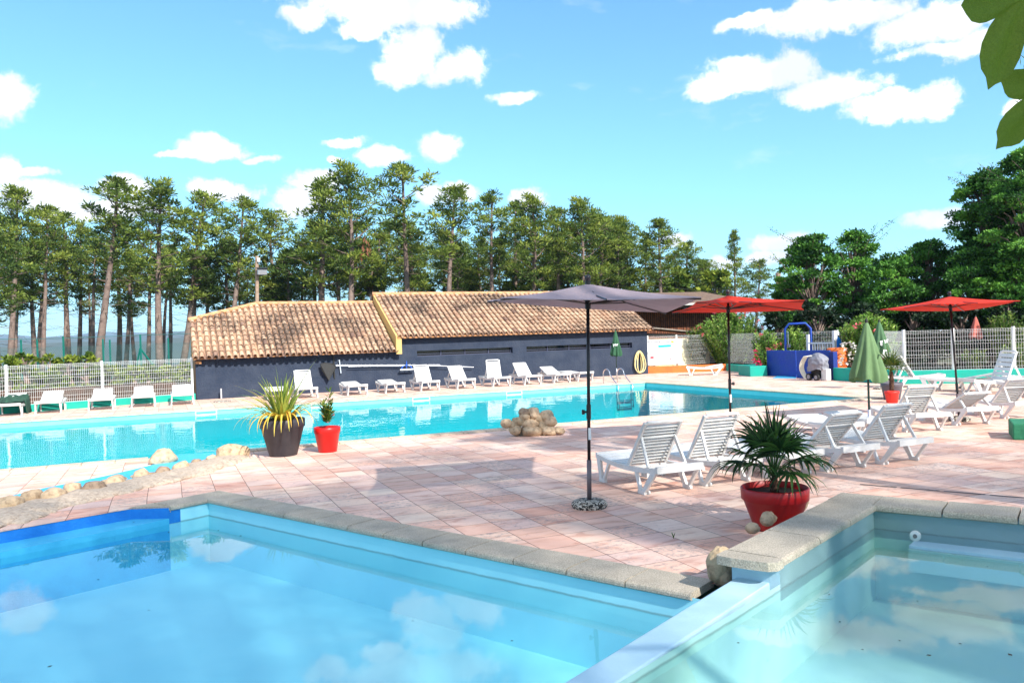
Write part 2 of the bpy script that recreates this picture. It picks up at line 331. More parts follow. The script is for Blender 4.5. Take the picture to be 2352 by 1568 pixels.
# upper pool (right), level .30
UI = [V2(at(1790, 1281, .30)), V2(at(2006, 1156, .30)), V2(at(2352, 1187, .30))]
dU = Vector((UI[2][0] - UI[1][0], UI[2][1] - UI[1][1])).normalized(); UI[2] = (UI[1][0] + dU.x * 5.5, UI[1][1] + dU.y * 5.5)
UPW = [(-.3, 2.28), (2.06, 3.51), UI[0], UI[1], UI[2], (UI[2][0] - 4.8, UI[2][1] - 2.6)]
UPW[5] = (UPW[4][0] - 5.0, UPW[4][1] - 2.9)
UO = offset_open([(UI[0][0], UI[0][1]), UI[1], UI[2]], .40)
def orient(poly, ccw=True):
    a = sum(poly[i][0] * poly[(i + 1) % len(poly)][1] - poly[(i + 1) % len(poly)][0] * poly[i][1] for i in range(len(poly)))
    return poly if (a > 0) == ccw else poly[::-1]
def sheet(outer, holes, z, name, mat):
    loops = [orient(outer)] + [orient(h, False) for h in holes]
    vs = [p for l in loops for p in l]
    tr = tessellate_polygon([[Vector((p[0], p[1], 0)) for p in l] for l in loops])
    mb = MB(); fs = []
    for t in tr:
        p, q, r = (vs[i] for i in t)
        fs.append(tuple(t) if ((q[0] - p[0]) * (r[1] - p[1]) - (q[1] - p[1]) * (r[0] - p[0])) > 0 else tuple(t)[::-1])
    mb.add([(p[0], p[1], z) for p in vs], fs); return struct(mb.build(name, mat))
DECK = [(-12, .6), (-12, 28.0), (-8, 28.95), (1.05, 31.5), (24.2, 31.5), (24.6, 27.2), (26, 17), (34, 11), (34, -4), (-3, -4)]
# hole union: paddling pool + upper pool as one outline
g = .04
HOLE = [(PO[0][0], PO[0][1] - g), (PO[1][0], PO[1][1] - g), (PO[2][0] - g, PO[2][1] - .02), (3.80, 4.66), (UO[0][0] + .1, UO[0][1] - .12), (UO[1][0] - .02, UO[1][1] - .1), (UO[2][0] - .1, UO[2][1] - .1),
        (UPW[5][0], UPW[5][1]), (-.45, 2.15), (-8.2, 1.2), (-8.2, 6.6 + .9), SHL[1], (SHL[2][0], SHL[2][1])]
SHs = Vector((SHL[1][0] - SHL[2][0], SHL[1][1] - SHL[2][1])); k_ = (-8.2 - SHL[2][0]) / SHs.x
HOLE[10] = (-8.2, SHL[2][1] + SHs.y * k_); HOLE[11] = ((SHL[2][0] - 8.2) / 2, (SHL[2][1] + HOLE[10][1]) / 2)
sheet(DECK, [[(p[0], p[1]) for p in MP], HOLE], 0, 'pool_deck', M['deck'])

# main pool basin: upper band pale liner, lower turquoise
mb = MB()
x0, y0, x1, y1 = MP[0][0], MP[0][1], MP[2][0], MP[2][1]
def ring(mb, z0, z1, mi):
    for (a, b) in (((x0, y1), (x1, y1)), ((x1, y1), (x1, y0)), ((x1, y0), (x0, y0)), ((x0, y0), (x0, y1))):
        mb.add([(a[0], a[1], z0), (b[0], b[1], z0), (b[0], b[1], z1), (a[0], a[1], z1)], [(0, 1, 2, 3)], mi=mi)
ring(mb, -.16, 0.0, 1); ring(mb, -1.5, -.16, 0)
mb.add([(x0, y0, -1.5), (x1, y0, -1.5), (x1, y1, -1.5), (x0, y1, -1.5)], [(0, 1, 2, 3)], mi=0)
struct(mb.build('pool_basin', [M['basin_main'], M['liner_pale']]))
mb = MB(); mb.add([(x0, y0, -.145), (x1, y0, -.145), (x1, y1, -.145), (x0, y1, -.145)], [(0, 1, 2, 3)]); struct(mb.build('pool_water', M['water_main']))
# coping stones of the main pool, each ~.5 m with joints, rounded nose
rg = random.Random(3)
mb = MB()
def run(a, b, out, w, z, piece, over=.03, t=.05, gap=.014, rgg=rg, mbb=None):
    a, b, o = Vector((a[0], a[1], 0)), Vector((b[0], b[1], 0)), Vector((out[0], out[1], 0)).normalized()
    L_ = (b - a).length; n = max(1, round(L_ / piece)); d = (b - a) / n; u = d.normalized()
    for i in range(n):
        p, q = a + d * i + u * gap / 2, a + d * (i + 1) - u * gap / 2; zz = z + rgg.uniform(-.002, .002)
        pr = [(w, -t), (w, -.008), (w - .012, 0), (.03, 0), (-over + .022, -.004), (-over + .006, -.014), (-over, -.028), (-over, -t + .012), (-over + .015, -t)]
        vs = [c + o * r + Vector((0, 0, zz + h)) for c in (p, q) for r, h in pr]; k = len(pr)
        mbb.add(vs, [(j, (j + 1) % k, k + (j + 1) % k, k + j) for j in range(k)] + [tuple(range(k))[::-1], tuple(range(k, 2 * k))], t=rgg.random())
run((x0, y1), (x1, y1), (0, 1), .30, .028, .5, mbb=mb); run((x1 + .3, y0), (x1 + .3, y1 + .3), (-1, 0), .30, .0275, .5, over=0, mbb=mb) if False else run((x1, y0), (x1, y1), (1, 0), .30, .0275, .5, mbb=mb)
run((x0, y0), (-.35, y0), (0, -1), .30, .028, .5, mbb=mb); run((.95, y0), (x1, y0), (0, -1), .30, .028, .5, mbb=mb)
mb.box((x1 + .15, y1 + .15, .005), (.3, .3, .045)); mb.box((x1 + .15, y0 - .15, .005), (.3, .3, .045))
struct(mb.build('pool_coping', M['coping_main']))

# paddling pool basin
mb = MB(); n = len(PAD)
for i in range(n):
    a, b = PAD[i], PAD[(i + 1) % n]
    if i in (7, 6): continue
    mb.add([(a[0], a[1], -.75), (b[0], b[1], -.75), (b[0], b[1], -.02 if i in (0, 1) else .1), (a[0], a[1], -.02 if i in (0, 1) else .1)], [(0, 1, 2, 3)])
mb.add([(p[0], p[1], -.75) for p in orient([(-9, .5), (7, .5), (7, 13), (-9, 13)])], [(0, 1, 2, 3)])
struct(mb.build('paddling_pool_basin', M['basin_paddle']))
# shelf, its back wall and front drop
mb = MB()
s0, s1 = Vector((*SHL[2], 0)), Vector((*HOLE[10], 0)); e_ = Vector((*SHL[3], 0)); w0 = Vector((PADW[7][0], PADW[7][1], 0)); w1 = Vector((WL1.x, WL1.y, 0))
mb.add([s0 + Vector((0, 0, -.3)), s1 + Vector((0, 0, -.3)), s1 + Vector((0, 0, -.005)), s0 + Vector((0, 0, -.005))], [(0, 1, 2, 3)])
pe = Vector((PI_[0][0], PI_[0][1], 0))
mb.add([s0 + Vector((0, 0, -.3)), pe + Vector((0, 0, -.3)), pe + Vector((0, 0, -.005)), s0 + Vector((0, 0, -.005))], [(0, 1, 2, 3)])
mb.add([pe + Vector((0, 0, -.198)), pe + (PI_[1][0] - pe.x) * Vector((.28, .28 * (PI_[1][1] - pe.y) / (PI_[1][0] - pe.x), 0)) + Vector((0, -.004, -.198)), pe + (PI_[1][0] - pe.x) * Vector((.28, .28 * (PI_[1][1] - pe.y) / (PI_[1][0] - pe.x), 0)) + Vector((0, -.004, -.03)), pe + Vector((0, -.004, -.03))], [(0, 1, 2, 3)])
struct(mb.build('shelf_wall', M['bright_blue']))
mb = MB(); mb.prism([V2(s0 + Vector((-.02, .03, 0))), V2(Vector((*PO[0], 0)) + Vector((.01, .06, 0))), (PO[0][0] + .03, PO[0][1]), V2(pe + Vector((.02, 0, 0)))], -.06, .012); struct(mb.build('corner_slab', M['coping']))
mb = MB()
mb.add([s0 + Vector((0, 0, -.125)), s1 + Vector((0, 0, -.125)), w0 + Vector((0, 0, -.135)), w1 + Vector((0, 0, -.135)), pe + Vector((0, 0, -.13))], [(0, 1, 2, 3, 4)])
mb.add([w1 + Vector((0, 0, -.135)), pe + Vector((0, 0, -.13)), pe + Vector((0, 0, -.75)), w1 + Vector((0, 0, -.75))], [(0, 1, 2, 3)])
mb.add([w1 + Vector((0, 0, -.135)), w0 + Vector((0, 0, -.135)), w0 + Vector((0, 0, -.75)), w1 + Vector((0, 0, -.75))], [(0, 1, 2, 3)])
struct(mb.build('pool_shelf', M['rill']))
a_ = (Vector((*PI_[0], 0)) - Vector((*PI_[1], 0))).normalized()
mb = MB(); mb.add([(p[0], p[1], -.2) for p in orient(PADW)], [tuple(range(len(PADW)))]); struct(mb.build('paddling_pool_water', M['water_paddle']))
mb = MB()
run(PI_[0], PI_[1], (PO[0][0] - PI_[0][0], PO[0][1] - PI_[0][1]), .36, .022, .55, over=.035, t=.06, mbb=mb)
run(PI_[1], PI_[2], (PO[2][0] - PI_[2][0], PO[2][1] - PI_[2][1]), .36, .022, .56, over=.035, t=.06, mbb=mb)
ccc = [PI_[1], (PI_[1][0] - a_.x * -.0, PI_[1][1])]
q1 = Vector((*PI_[1], 0)); oa = Vector((PO[0][0] - PI_[0][0], PO[0][1] - PI_[0][1], 0)); ob_ = Vector((PO[2][0] - PI_[2][0], PO[2][1] - PI_[2][1], 0))
mb.prism([V2(q1), V2(q1 + ob_.normalized() * .36), PO[1], V2(q1 + oa.normalized() * .36)], -.04, .018)
struct(mb.build('paddling_pool_coping', M['coping']))

# divider and upper pool
mb = MB()
dv = [(4.0, 4.76), DV[0], DV[1], DV[2], DV[3], DW[2], DW[1], DW[0], (UI[0][0] + .05, UI[0][1] + .015)]
mb.prism([DV[0], DV[1], DV[2], DV[3], DW[2], DW[1], DW[0]], -.75, .12)
struct(mb.build('divider_wall', M['sep_wall'], None, bevel=.018))
mb = MB(); c2 = UO
mb.prism([(3.70, 4.64), (3.83, 4.39), UI[0], UI[1], (UI[1][0] + .02, UI[1][1] + .3), (UO[1][0] - .05, UO[1][1] - .07), (UO[0][0] + .06, UO[0][1] - .05)], .0, .255)
mb.prism([UI[1], UI[2], (UO[2][0] - .08, UO[2][1] - .08), (UO[1][0] - .06, UO[1][1] - .07)], .0, .254)
struct(mb.build('upper_pool_wall', M['sep_wall']))
mb = MB(); nU = len(UPW)
for i in range(nU):
    a, b = UPW[i], UPW[(i + 1) % nU]
    mb.add([(a[0], a[1], -.55), (b[0], b[1], -.55), (b[0], b[1], .118 if i in (0, 1) else .25), (a[0], a[1], .118 if i in (0, 1) else .25)], [(0, 1, 2, 3)])
mb.add([(p[0], p[1], -.55) for p in orient(UPW)], [tuple(range(nU))]); struct(mb.build('upper_pool_basin', M['basin_upper']))
mb = MB(); mb.add([(p[0], p[1], .07) for p in orient(UPW)], [tuple(range(nU))]); struct(mb.build('upper_pool_water', M['water_upper']))
# submerged bench along the far wall of the upper pool
mb = MB(); q = [at(2088, 1255, -.0), at(2122, 1222, -.0)]; dq = Vector((dU.x, dU.y, 0))
mb.prism([V2(q[0]), V2(q[1]), V2(q[1] + dq * 3.6), V2(q[0] + dq * 3.6)], -.012, .01); struct(mb.build('upper_pool_bench', P('bench_paint', (.50, .66, .85), .5)))
ou = Vector((dU.y, -dU.x, 0)) * .1; mb = MB(); mb.prism([V2(q[0] + ou * .4), V2(q[1]), V2(q[1] + dq * 3.6), V2(q[0] + dq * 3.6 + ou * .4)], -.2, -.014); struct(mb.build('upper_pool_step', M['basin_upper']))
mb = MB()
run(UI[0], UI[1], (UO[0][0] - UI[0][0], UO[0][1] - UI[0][1]), .40, .30, .62, over=.03, t=.065, mbb=mb)
run(UI[1], UI[2], (UO[2][0] - UI[2][0], UO[2][1] - UI[2][1]), .40, .30, .55, over=.03, t=.065, mbb=mb)
oa = Vector((UO[0][0] - UI[0][0], UO[0][1] - UI[0][1], 0)).normalized(); ob_ = Vector((UO[2][0] - UI[2][0], UO[2][1] - UI[2][1], 0)).normalized(); q1 = Vector((*UI[1], 0))
mb.prism([V2(q1), V2(q1 + ob_ * .4), UO[1], V2(q1 + oa * .4)], .236, .297)
# rounded tip stone
e1_ = Vector((UI[1][0] - UI[0][0], UI[1][1] - UI[0][1], 0)).normalized(); t0 = Vector((*UI[0], 0)); tip = [t0 - oa * .03]
tip += [t0 - oa * .03 - e1_ * .10, t0 + oa * .02 - e1_ * .15, t0 + oa * .15 - e1_ * .17, t0 + oa * .28 - e1_ * .18, t0 + oa * .385 - e1_ * .17, t0 + oa * .40 - e1_ * .15, t0 + oa * .40]
mb.prism([V2(p) for p in tip], .236, .299)
ob = mb.build('upper_pool_coping', M['coping']); struct(ob)
# drain gutter beyond the upper coping
mb = MB(); a = at(1975, 1112); b = at(2352, 1143); d = (b - a); n = 4
for i in range(6):
    p, q = a + d * (i * .27), a + d * (i * .27 + .245); o = Vector((-d.y, d.x, 0)).normalized() * .02
    mb.add([p - o + Vector((0, 0, .004)), q - o + Vector((0, 0, .004)), q + o + Vector((0, 0, .004)), p + o + Vector((0, 0, .004))], [(0, 1, 2, 3)])
tag(mb.build('slot_drain', M['black']), 'narrow dark slotted drain in the paving beyond the raised pool edge', 'drain')

# rill: painted channel, mortar bank with cobbles
A_ = [at(*p) for p in [(-160, 1172), (0, 1145), (98, 1122), (243, 1093), (349, 1068), (405, 1052)]]
B_ = [at(*p) for p in [(-160, 1195), (0, 1165), (78, 1144), (179, 1128), (268, 1106), (341, 1091), (447, 1063), (520, 1043)]]
C_ = [at(*p) for p in [(-160, 1240), (48, 1202), (156, 1164), (249, 1142), (327, 1123), (402, 1107), (470, 1089), (572, 1051)]]
B_[-1] = Vector((.90, 15.26, 0)); A_[-1] = Vector((-.15, 15.26, 0))
mb = MB(); poly = [(p.x, p.y) for p in A_] + [(p.x, p.y) for p in B_[::-1]]
mb.prism(poly, -.02, .006, bot=False); mb.prism([(-.15, 15.24), (.9, 15.24), (.9, 15.32), (-.15, 15.32)], -.14, .004, bot=False)
struct(mb.build('rill_channel', M['rill']))
mb = MB()
for k in range(len(B_) - 1):
    for j in range(6):
        f0 = j / 6; bq = B_[k].lerp(B_[k + 1], f0); cq = C_[min(k, len(C_) - 1)].lerp(C_[min(k + 1, len(C_) - 1)], f0)
        mid = bq.lerp(cq, .58); w = (cq - bq).length * .44
        mb.rock((mid.x, mid.y, .0), (w, .24, .06 + .035 * rnd.random()), seed=k * 9 + j, rz=math.atan2((cq - bq).y, (cq - bq).x))
bank = mb.build('rill_bank', M['mortar'], smooth=True); tag(bank, 'low mortar bank beside the painted blue rill', 'kerb')
stones = [(75, 1150, .15), (22, 1168, .17), (120, 1148, .17), (165, 1130, .15), (215, 1128, .17), (262, 1112, .16), (325, 1096, .13), (372, 1090, .13), (415, 1077, .14), (450, 1067, .10), (485, 1058, .11), (430, 1100, .0)]
for i, (x, y, r) in enumerate(stones[:11]):
    p = at(x + 2, y + 3); r *= 1.02; mb = MB(); mb.cur = rnd.random(); mb.rock((0, 0, 0), (r, r * .78, r * .75), seed=i + 40)
    o = mb.build('cobble', M['rock'], smooth=True); o.location = (p.x, p.y, .05); o.rotation_euler = (0, 0, rnd.uniform(.3, 1.2))
    tag(o, 'rounded cobble set in the mortar bank of the rill', 'stone', 'cobbles set along the rill')
def boulder(name, x, y, z, r, seed, label, tint=.8, rz=.4, group=None):
    p = at(x, y); mb = MB(); mb.cur = tint; mb.rock((0, 0, 0), r, seed=seed); o = mb.build(name, M['rock'], smooth=True); o.location = (p.x, p.y, z); o.rotation_euler = (0, 0, rz); return tag(o, label, 'stone', group)
boulder('boulder', 375, 1062, .08, (.25, .17, .15), 71, 'pale boulder on the pool edge left of the rill mouth', 1)
boulder('boulder', 535, 1050, .06, (.30, .19, .17), 72, 'pale boulder at the pool end of the cobbled bank, by the black pot', 1)
boulder('flat_stone', 400, 1084, -.0, (.25, .12, .05), 73, 'flat half-buried stone on the left of the rill', .7, .5, 'half-buried stones left of the rill')
boulder('flat_stone', 330, 1092, -.0, (.22, .10, .05), 74, 'flat half-buried stone on the left of the rill', .7, .5, 'half-buried stones left of the rill')
boulder('flat_stone', 262, 1104, -.0, (.22, .10, .05), 75, 'flat half-buried stone on the left of the rill', .5, .5, 'half-buried stones left of the rill')

# ground: one sheet to the horizon, falling away behind the pines
def gz(x, y):
    r = max(0.0, y - 33); s = -.10
    if r > 0: s -= .00 * r
    q = max(0.0, (y - x * .15) - 112)
    s -= 60 * (1 - math.exp(-q / 160.0))
    return s
mb = MB()
xs = [-9000, -4000, -1800, -900, -400, -200, -120, -80, -55, -40, -28, -20, -13, 36, 50, 65, 85, 110, 150, 220, 400, 900, 1800, 4000, 9000]
ys = [-6000, -2000, -600, -200, -60, -20, -5, 33, 40, 55, 75, 95, 108, 114, 122, 132, 145, 165, 210, 280, 400, 600, 1000, 1800, 3500, 6500, 12000]
idx = {}
for j, y in enumerate(ys):
    for i, x in enumerate(xs): idx[i, j] = len(mb.v); mb.v.append((x, y, gz(x, y)))
for j in range(len(ys) - 1):
    for i in range(len(xs) - 1):
        if xs[i] == -13 and ys[j] == -5: continue
        mb.f.append((idx[i, j], idx[i + 1, j], idx[i + 1, j + 1], idx[i, j + 1])); mb.t.append(.5); mb.m.append(0)
gm = P('dry_grass_ground', (.10, .075, .04), .95, (.05, .06, .02), .25, .5, bump=.3, bs=3, coord='Object', detail=8)
struct(mb.build('ground', gm))
o = sheet([(-13, -5), (36, -5), (36, 33), (-13, 33)], [[(-11.95, .65), (-11.95, 27.9), (-8, 28.9), (1.0, 31.4), (24.1, 31.4), (24.5, 27.2), (25.9, 17), (33.9, 11), (33.9, -3.9), (-3, -3.9)]], -.10, 'ground_near', gm)
mb = MB(); dd = [Vector((p[0], p[1], 0)) for p in DECK]
for i in range(len(dd)):
    a, b = dd[i], dd[(i + 1) % len(dd)]; mb.add([a + Vector((0, 0, -.12)), b + Vector((0, 0, -.12)), b, a], [(0, 1, 2, 3)])
struct(mb.build('deck_edge', M['mortar']))
# far hills seen through the trunks on the left
hm = P('wooded_hill', (.035, .055, .035), .95, (.07, .08, .05), .004, .5, coord='Object')
def hill(name, d, h0, a0, a1, seed, base=-80, n=90):
    mb = MB(); vs = []
    for i in range(n + 1):
        a = a0 + (a1 - a0) * i / n
        h = h0 * (.62 + .5 * mnoise.noise(Vector((a * 5, seed, 0))) + .22 * mnoise.noise(Vector((a * 14, seed, 3))) + .08 * mnoise.noise(Vector((a * 40, seed, 3))))
        for (dr, hh) in ((-.22, base), (-.1, base + (h - base) * .55), (0, h), (.12, h * .6), (.3, base)):
            r = d * (1 + dr); vs.append((math.sin(a) * r, math.cos(a) * r, hh))
    fs = [(i * 5 + j, (i + 1) * 5 + j, (i + 1) * 5 + j + 1, i * 5 + j + 1) for i in range(n) for j in range(4)]
    mb.add(vs, fs); return struct(mb.build(name, hm, smooth=True))
hill('hill', 2600, 38, -.75, .45, 1.3)
hill('hill', 4600, 130, -.75, .5, 5.1)
hill('hill', 8200, 300, -.85, .6, 9.7)

# haze: the air between here and the far hills
mb = MB(); mb.box((0, 2900, 130), (19000, 19000, 760)); o = mb.build('haze', None); o.data.materials.clear()
hz_m = bpy.data.materials.new('haze_air'); hz_m.use_nodes = True; N, L = nt(hz_m); N.remove(N['Principled BSDF']); v = N.new('ShaderNodeVolumePrincipled')
v.inputs['Color'].default_value = (.52, .74, 1, 1); v.inputs['Density'].default_value = 1.1e-4; v.inputs['Anisotropy'].default_value = .0; L.new(v.outputs[0], N['Material Output'].inputs['Volume']); o.data.materials.append(hz_m); o['kind'] = 'stuff'
# ------------------------------------------------------------------ poolside building
FY = 31.2; EY = 30.88; RY = 34.5
LE, LR = 1.50, 3.60; UE, UR = 2.06, 3.95; XL, XM, XR = .95, 8.45, 20.45
bld = thing('poolside_building', 'long low navy building with terracotta tiled roofs beyond the pool', 'building', (XL, FY, 0))
tile_cols = [(.24, .14, .10), (.44, .27, .175), (.54, .34, .215), (.60, .41, .27), (.50, .29, .18)]
def tile_mat():
    m_ = P('terracotta_tiles', (1, 1, 1), .85, tint=tile_cols, bump=.3, bs=25); N, L = nt(m_); b = N['Principled BSDF']; src = b.inputs['Base Color'].links[0].from_socket
    g_ = N.new('ShaderNodeNewGeometry'); n1 = N.new('ShaderNodeTexNoise'); n1.inputs['Scale'].default_value = 9; n1.inputs['Detail'].default_value = 9; n1.inputs['Roughness'].default_value = .8
    n2 = N.new('ShaderNodeTexNoise'); n2.inputs['Scale'].default_value = .55; n2.inputs['Detail'].default_value = 2
    for q in (n1, n2): L.new(g_.outputs['Position'], q.inputs['Vector'])
    a = N.new('ShaderNodeMath'); a.operation = 'MULTIPLY_ADD'; a.inputs[1].default_value = .5; L.new(n2.outputs[0], a.inputs[0]); L.new(n1.outputs[0], a.inputs[2])
    mr = N.new('ShaderNodeMapRange'); mr.inputs[1].default_value = .74; mr.inputs[2].default_value = .85; mr.inputs[4].default_value = .9; L.new(a.outputs[0], mr.inputs[0])
    mx = N.new('ShaderNodeMix'); mx.data_type = 'RGBA'; L.new(mr.outputs[0], mx.inputs[0]); L.new(src, mx.inputs[6]); mx.inputs[7].default_value = (.07, .05, .04, 1); L.new(mx.outputs[2], b.inputs['Base Color']); return m_
M['tiles'] = tile_mat()
def roof(name, xa, xb, ze, zr, ytop, seed, side=None):
    mb = MB(); rg = random.Random(seed); sp = .232; n = round((xb - xa) / sp); sp = (xb - xa) / n
    L_ = math.hypot(RY - EY, zr - ze); uy, uz = (RY - EY) / L_, (zr - ze) / L_; rows = 11; ex = L_ / rows
    fl = MB(); seg = 6
    for i in range(n):
        cx = xa + (i + .5) * sp; sag = .02 * math.sin(i * .7) + rg.uniform(-.006, .006)
        lim = (ytop(cx) - EY) / uy if ytop else L_
        for r in range(rows):
            s0 = r * ex - .035; s1 = min((r + 1) * ex + .02, L_)
            if s0 > lim: continue
            s1 = min(s1, lim); jx = rg.uniform(-.01, .01); js = rg.uniform(-.02, .02) if r else rg.uniform(-.015, .015)
            t = min(1, max(0, rg.gauss(.62, .22))); vs = []
            for (s, rad, lift) in ((s0 + js, .088, .050), (s1, .070, .018)):
                for j in range(seg + 1):
                    a = PI * j / seg; x = cx + jx + math.cos(a) * rad; h = math.sin(a) * rad * 1.0 + lift
                    vs.append((x, EY + s * uy - h * uz, ze + s * uz + h * uy + sag * .3))
            for j in range(seg + 1):                                     # thickness of the lower lip
                a = PI * j / seg; x = cx + jx + math.cos(a) * .074; h = math.sin(a) * .074 + .048; s = s0 + js + .001
                vs.append((x, EY + s * uy - h * uz, ze + s * uz + h * uy + sag * .3))
            fs = [(j, j + 1, seg + 2 + j, seg + 1 + j) for j in range(seg)] + [(2 * (seg + 1) + j, 2 * (seg + 1) + j + 1, j + 1, j) for j in range(seg)]
            mb.add(vs, fs, t=t)
            # channel tile (concave) beside
            if i < n:
                vs = []; cx2 = cx + sp / 2
                for s in (s0 - .01 if r else s0 - .02, s1):
                    for j in range(5):
                        a = PI * j / 4; vs.append((cx2 + math.cos(a) * .07, EY + s * uy - (.045 - math.sin(a) * .05) * uz, ze + s * uz + (.045 - math.sin(a) * .05) * uy + (.0 if s != s1 else -.012)))
                mb.add(vs, [(j, j + 1, 6 + j, 5 + j) for j in range(4)], t=max(0, t - .55))
    return mb
TL = atY(435, 737, 33); # upper left rake end on the roof plane
nrm = Vector((0, -(LR - LE), RY - EY)).normalized()
rk = on_plane(436, 738, (0, EY, LE), nrm); rp = Vector((3.5, RY, LR))
def ytop(x): return RY if x >= rp.x else rk.y + (x - rk.x) * (rp.y - rk.y) / (rp.x - rk.x)
mb = roof('r', XL - .12, XM - .03, LE, LR, ytop, 1)
low = mb.build('roof', M['tiles'], bld, rel=True, label='lower tiled roof, cut on a slant at its left end')
mb = roof('r', XM, XR + .1, UE, UR, None, 2)
up = mb.build('roof', M['tiles'], bld, rel=True, label='upper tiled roof')
# ridge tiles
mb = MB()
def ridge(a, b, r=.10):
    a, b = Vector(a), Vector(b); n = max(2, round((b - a).length / .42)); d = (b - a) / n
    for i in range(n):
        p, q = a + d * i, a + d * (i + 1.06); mb.tube([p, q], [r, r * .86], 8, t=rnd.uniform(.5, 1))
ridge((rk.x - .05, rk.y, rk.z + .05), (rp.x, rp.y, rp.z + .05)); ridge((rp.x, rp.y, rp.z + .05), (XM + .1, RY, LR + .03)); 
mb.build('ridge_tiles', P('ridge_terracotta', (.62, .33, .16), .85, (.5, .26, .13), 3), low, smooth=True, rel=True)
mb = MB(); ridge((XM - .05, RY, UR + .05), (XR + .1, RY, UR + .02)); mb.build('ridge_tiles', bpy.data.materials['ridge_terracotta'], up, smooth=True, rel=True)
# roof boarding (solid under the tiles), back slopes
mb = MB()
def slab(xa, xb, ze, zr, poly=None, t=.05, o=.012):
    pts = poly or [(xa, EY), (xb, EY), (xb, RY), (xa, RY)]
    zf = lambda y: ze + (zr - ze) * (y - EY) / (RY - EY)
    n = len(pts); vs = [(x, y, zf(y) - o) for x, y in pts] + [(x, y, zf(y) - o - t) for x, y in pts]
    mb.add(vs, [tuple(range(n)), tuple(range(n, 2 * n))[::-1]] + [(i, n + i, n + (i + 1) % n, (i + 1) % n) for i in range(n)])
slab(0, 0, LE, LR, [(XL - .1, EY + .05), (XM - .01, EY + .05), (XM - .01, RY), (rp.x, RY), (rk.x, rk.y)])
slab(XM + .02, XR + .05, UE, UR, None); 
mb.add([(XM, RY, UR - .02), (XR + .05, RY, UR - .02), (XR + .05, 38.2, 1.9), (XM, 38.2, 1.9)], [(0, 1, 2, 3)])
mb.add([(rp.x, RY, LR - .02), (XM, RY, LR - .02), (XM, 38.2, 1.5), (rp.x, 38.2, 1.5)], [(0, 1, 2, 3)])
mb.build('roof_boarding', M['tan_wall'], bld, rel=True)
# front wall, with the two window slits cut out
mb = MB(); T = .25
def fw(xa, xb, za, zb, y=FY): mb.box(((xa + xb) / 2, y + T / 2, (za + zb) / 2), (xb - xa, T, zb - za))
W1 = (9.36, 13.62, 1.235, 1.475); W2 = (14.28, 19.62, 1.225, 1.475)
PX0, PX1 = 1.62, 5.95
fw(XL, PX0, -.05, 1.62); fw(PX0, PX1, -.05, .56); fw(PX0, PX1, .56, 1.62, FY + .05); fw(PX1, XM, -.05, 1.60); 
fw(XM, XR, -.05, W1[2]); fw(XM, XR, W1[3], 2.22); fw(XM, W1[0], W1[2], W1[3]); fw(W1[1], W2[0], W1[2], W1[3]); fw(W2[1], XR, W1[2], W1[3])
mb.build('front_wall', M['navy'], bld, rel=True)
mb = MB()
for xa, xb, za, zb in (W1, W2):
    n = 4 if xa < 10 else 5
    o_ = MB(); w = (xb - xa) / n
    mb = MB(); mb.box(((xa + xb) / 2, FY + .2, (za + zb) / 2), (xb - xa, .02, zb - za)); 
    g_ = mb.build('window', P('dark_glass', (.012, .014, .02), .1, spec=.6) if 'dark_glass' not in bpy.data.materials else bpy.data.materials['dark_glass'], bld, rel=True)
    mb = MB(); mb.box(((xa + xb) / 2, FY + .16, za + .015), (xb - xa, .05, .03)); mb.box(((xa + xb) / 2, FY + .16, za + .1), (xb - xa, .04, .02))
    for i in range(n + 1): mb.box((min(max(xa + i * w, xa + .02), xb - .02), FY + .158, (za + zb) / 2), (.035, .05, zb - za - .01))
    mb.build('frame', P('navy_frame', (.05, .055, .10), .5) if 'navy_frame' not in bpy.data.materials else bpy.data.materials['navy_frame'], g_).location = (-XL, -FY, 0)
# side, back and gable walls
mb = MB(); mb.add([(XL, FY + .01, 0), (XL, FY + .01, 1.55), (XL, rk.y, rk.z - .1), (XL, rk.y, 0)], [(0, 1, 2, 3)]); mb.box((XL + .1, EY + .35, 1.36), (.2, .30, .1)); mb.build('side_wall', M['tan_wall'], bld, rel=True)
mb = MB(); zl = lambda y: LE + (LR - LE) * (y - EY) / (RY - EY); zu = lambda y: UE + (UR - UE) * (y - EY) / (RY - EY)
for xo in (XM - .03, XM + .20):
    mb.add([(xo, EY + .02, zl(EY) - .12), (xo, EY + .02, zu(EY) + .045), (xo, RY, zu(RY) + .045), (xo, RY, zl(RY) - .12)], [(0, 1, 2, 3)])
mb.add([(XM - .03, EY + .02, zl(EY) - .12), (XM + .2, EY + .02, zl(EY) - .12), (XM + .2, EY + .02, zu(EY) + .045), (XM - .03, EY + .02, zu(EY) + .045)], [(0, 1, 2, 3)])
mb.add([(XM - .03, EY + .02, zu(EY) + .045), (XM + .2, EY + .02, zu(EY) + .045), (XM + .2, RY, zu(RY) + .045), (XM - .03, RY, zu(RY) + .045)], [(0, 1, 2, 3)])
mb.build('parapet', M['yellow_wall'], bld, rel=True)
mb = MB(); mb.add([(XR, FY + .01, 0), (XR, 38, 0), (XR, 38, 1.9), (XR, RY, UR - .08), (XR, FY + .01, 2.2)], [(0, 1, 2, 3, 4)])
mb.add([(rk.x, rk.y, 0), (rp.x, RY, 0), (rp.x, RY, LR - .1), (rk.x, rk.y, rk.z - .1)], [(0, 1, 2, 3)]); mb.add([(rp.x, RY, 0), (rp.x, 38, 0), (rp.x, 38, 1.5), (rp.x, RY, LR - .1)], [(0, 1, 2, 3)])
mb.add([(rp.x, 38, 0), (XR, 38, 0), (XR, 38, 1.9), (rp.x, 38, 1.5)], [(0, 1, 2, 3)])
mb.build('back_wall', M['cream'], bld, rel=True)
gm_ = P('grey_rafter', (.10, .11, .15), .7)
for x in (499, 570, 638, 703, 766, 829, 891):
    pass
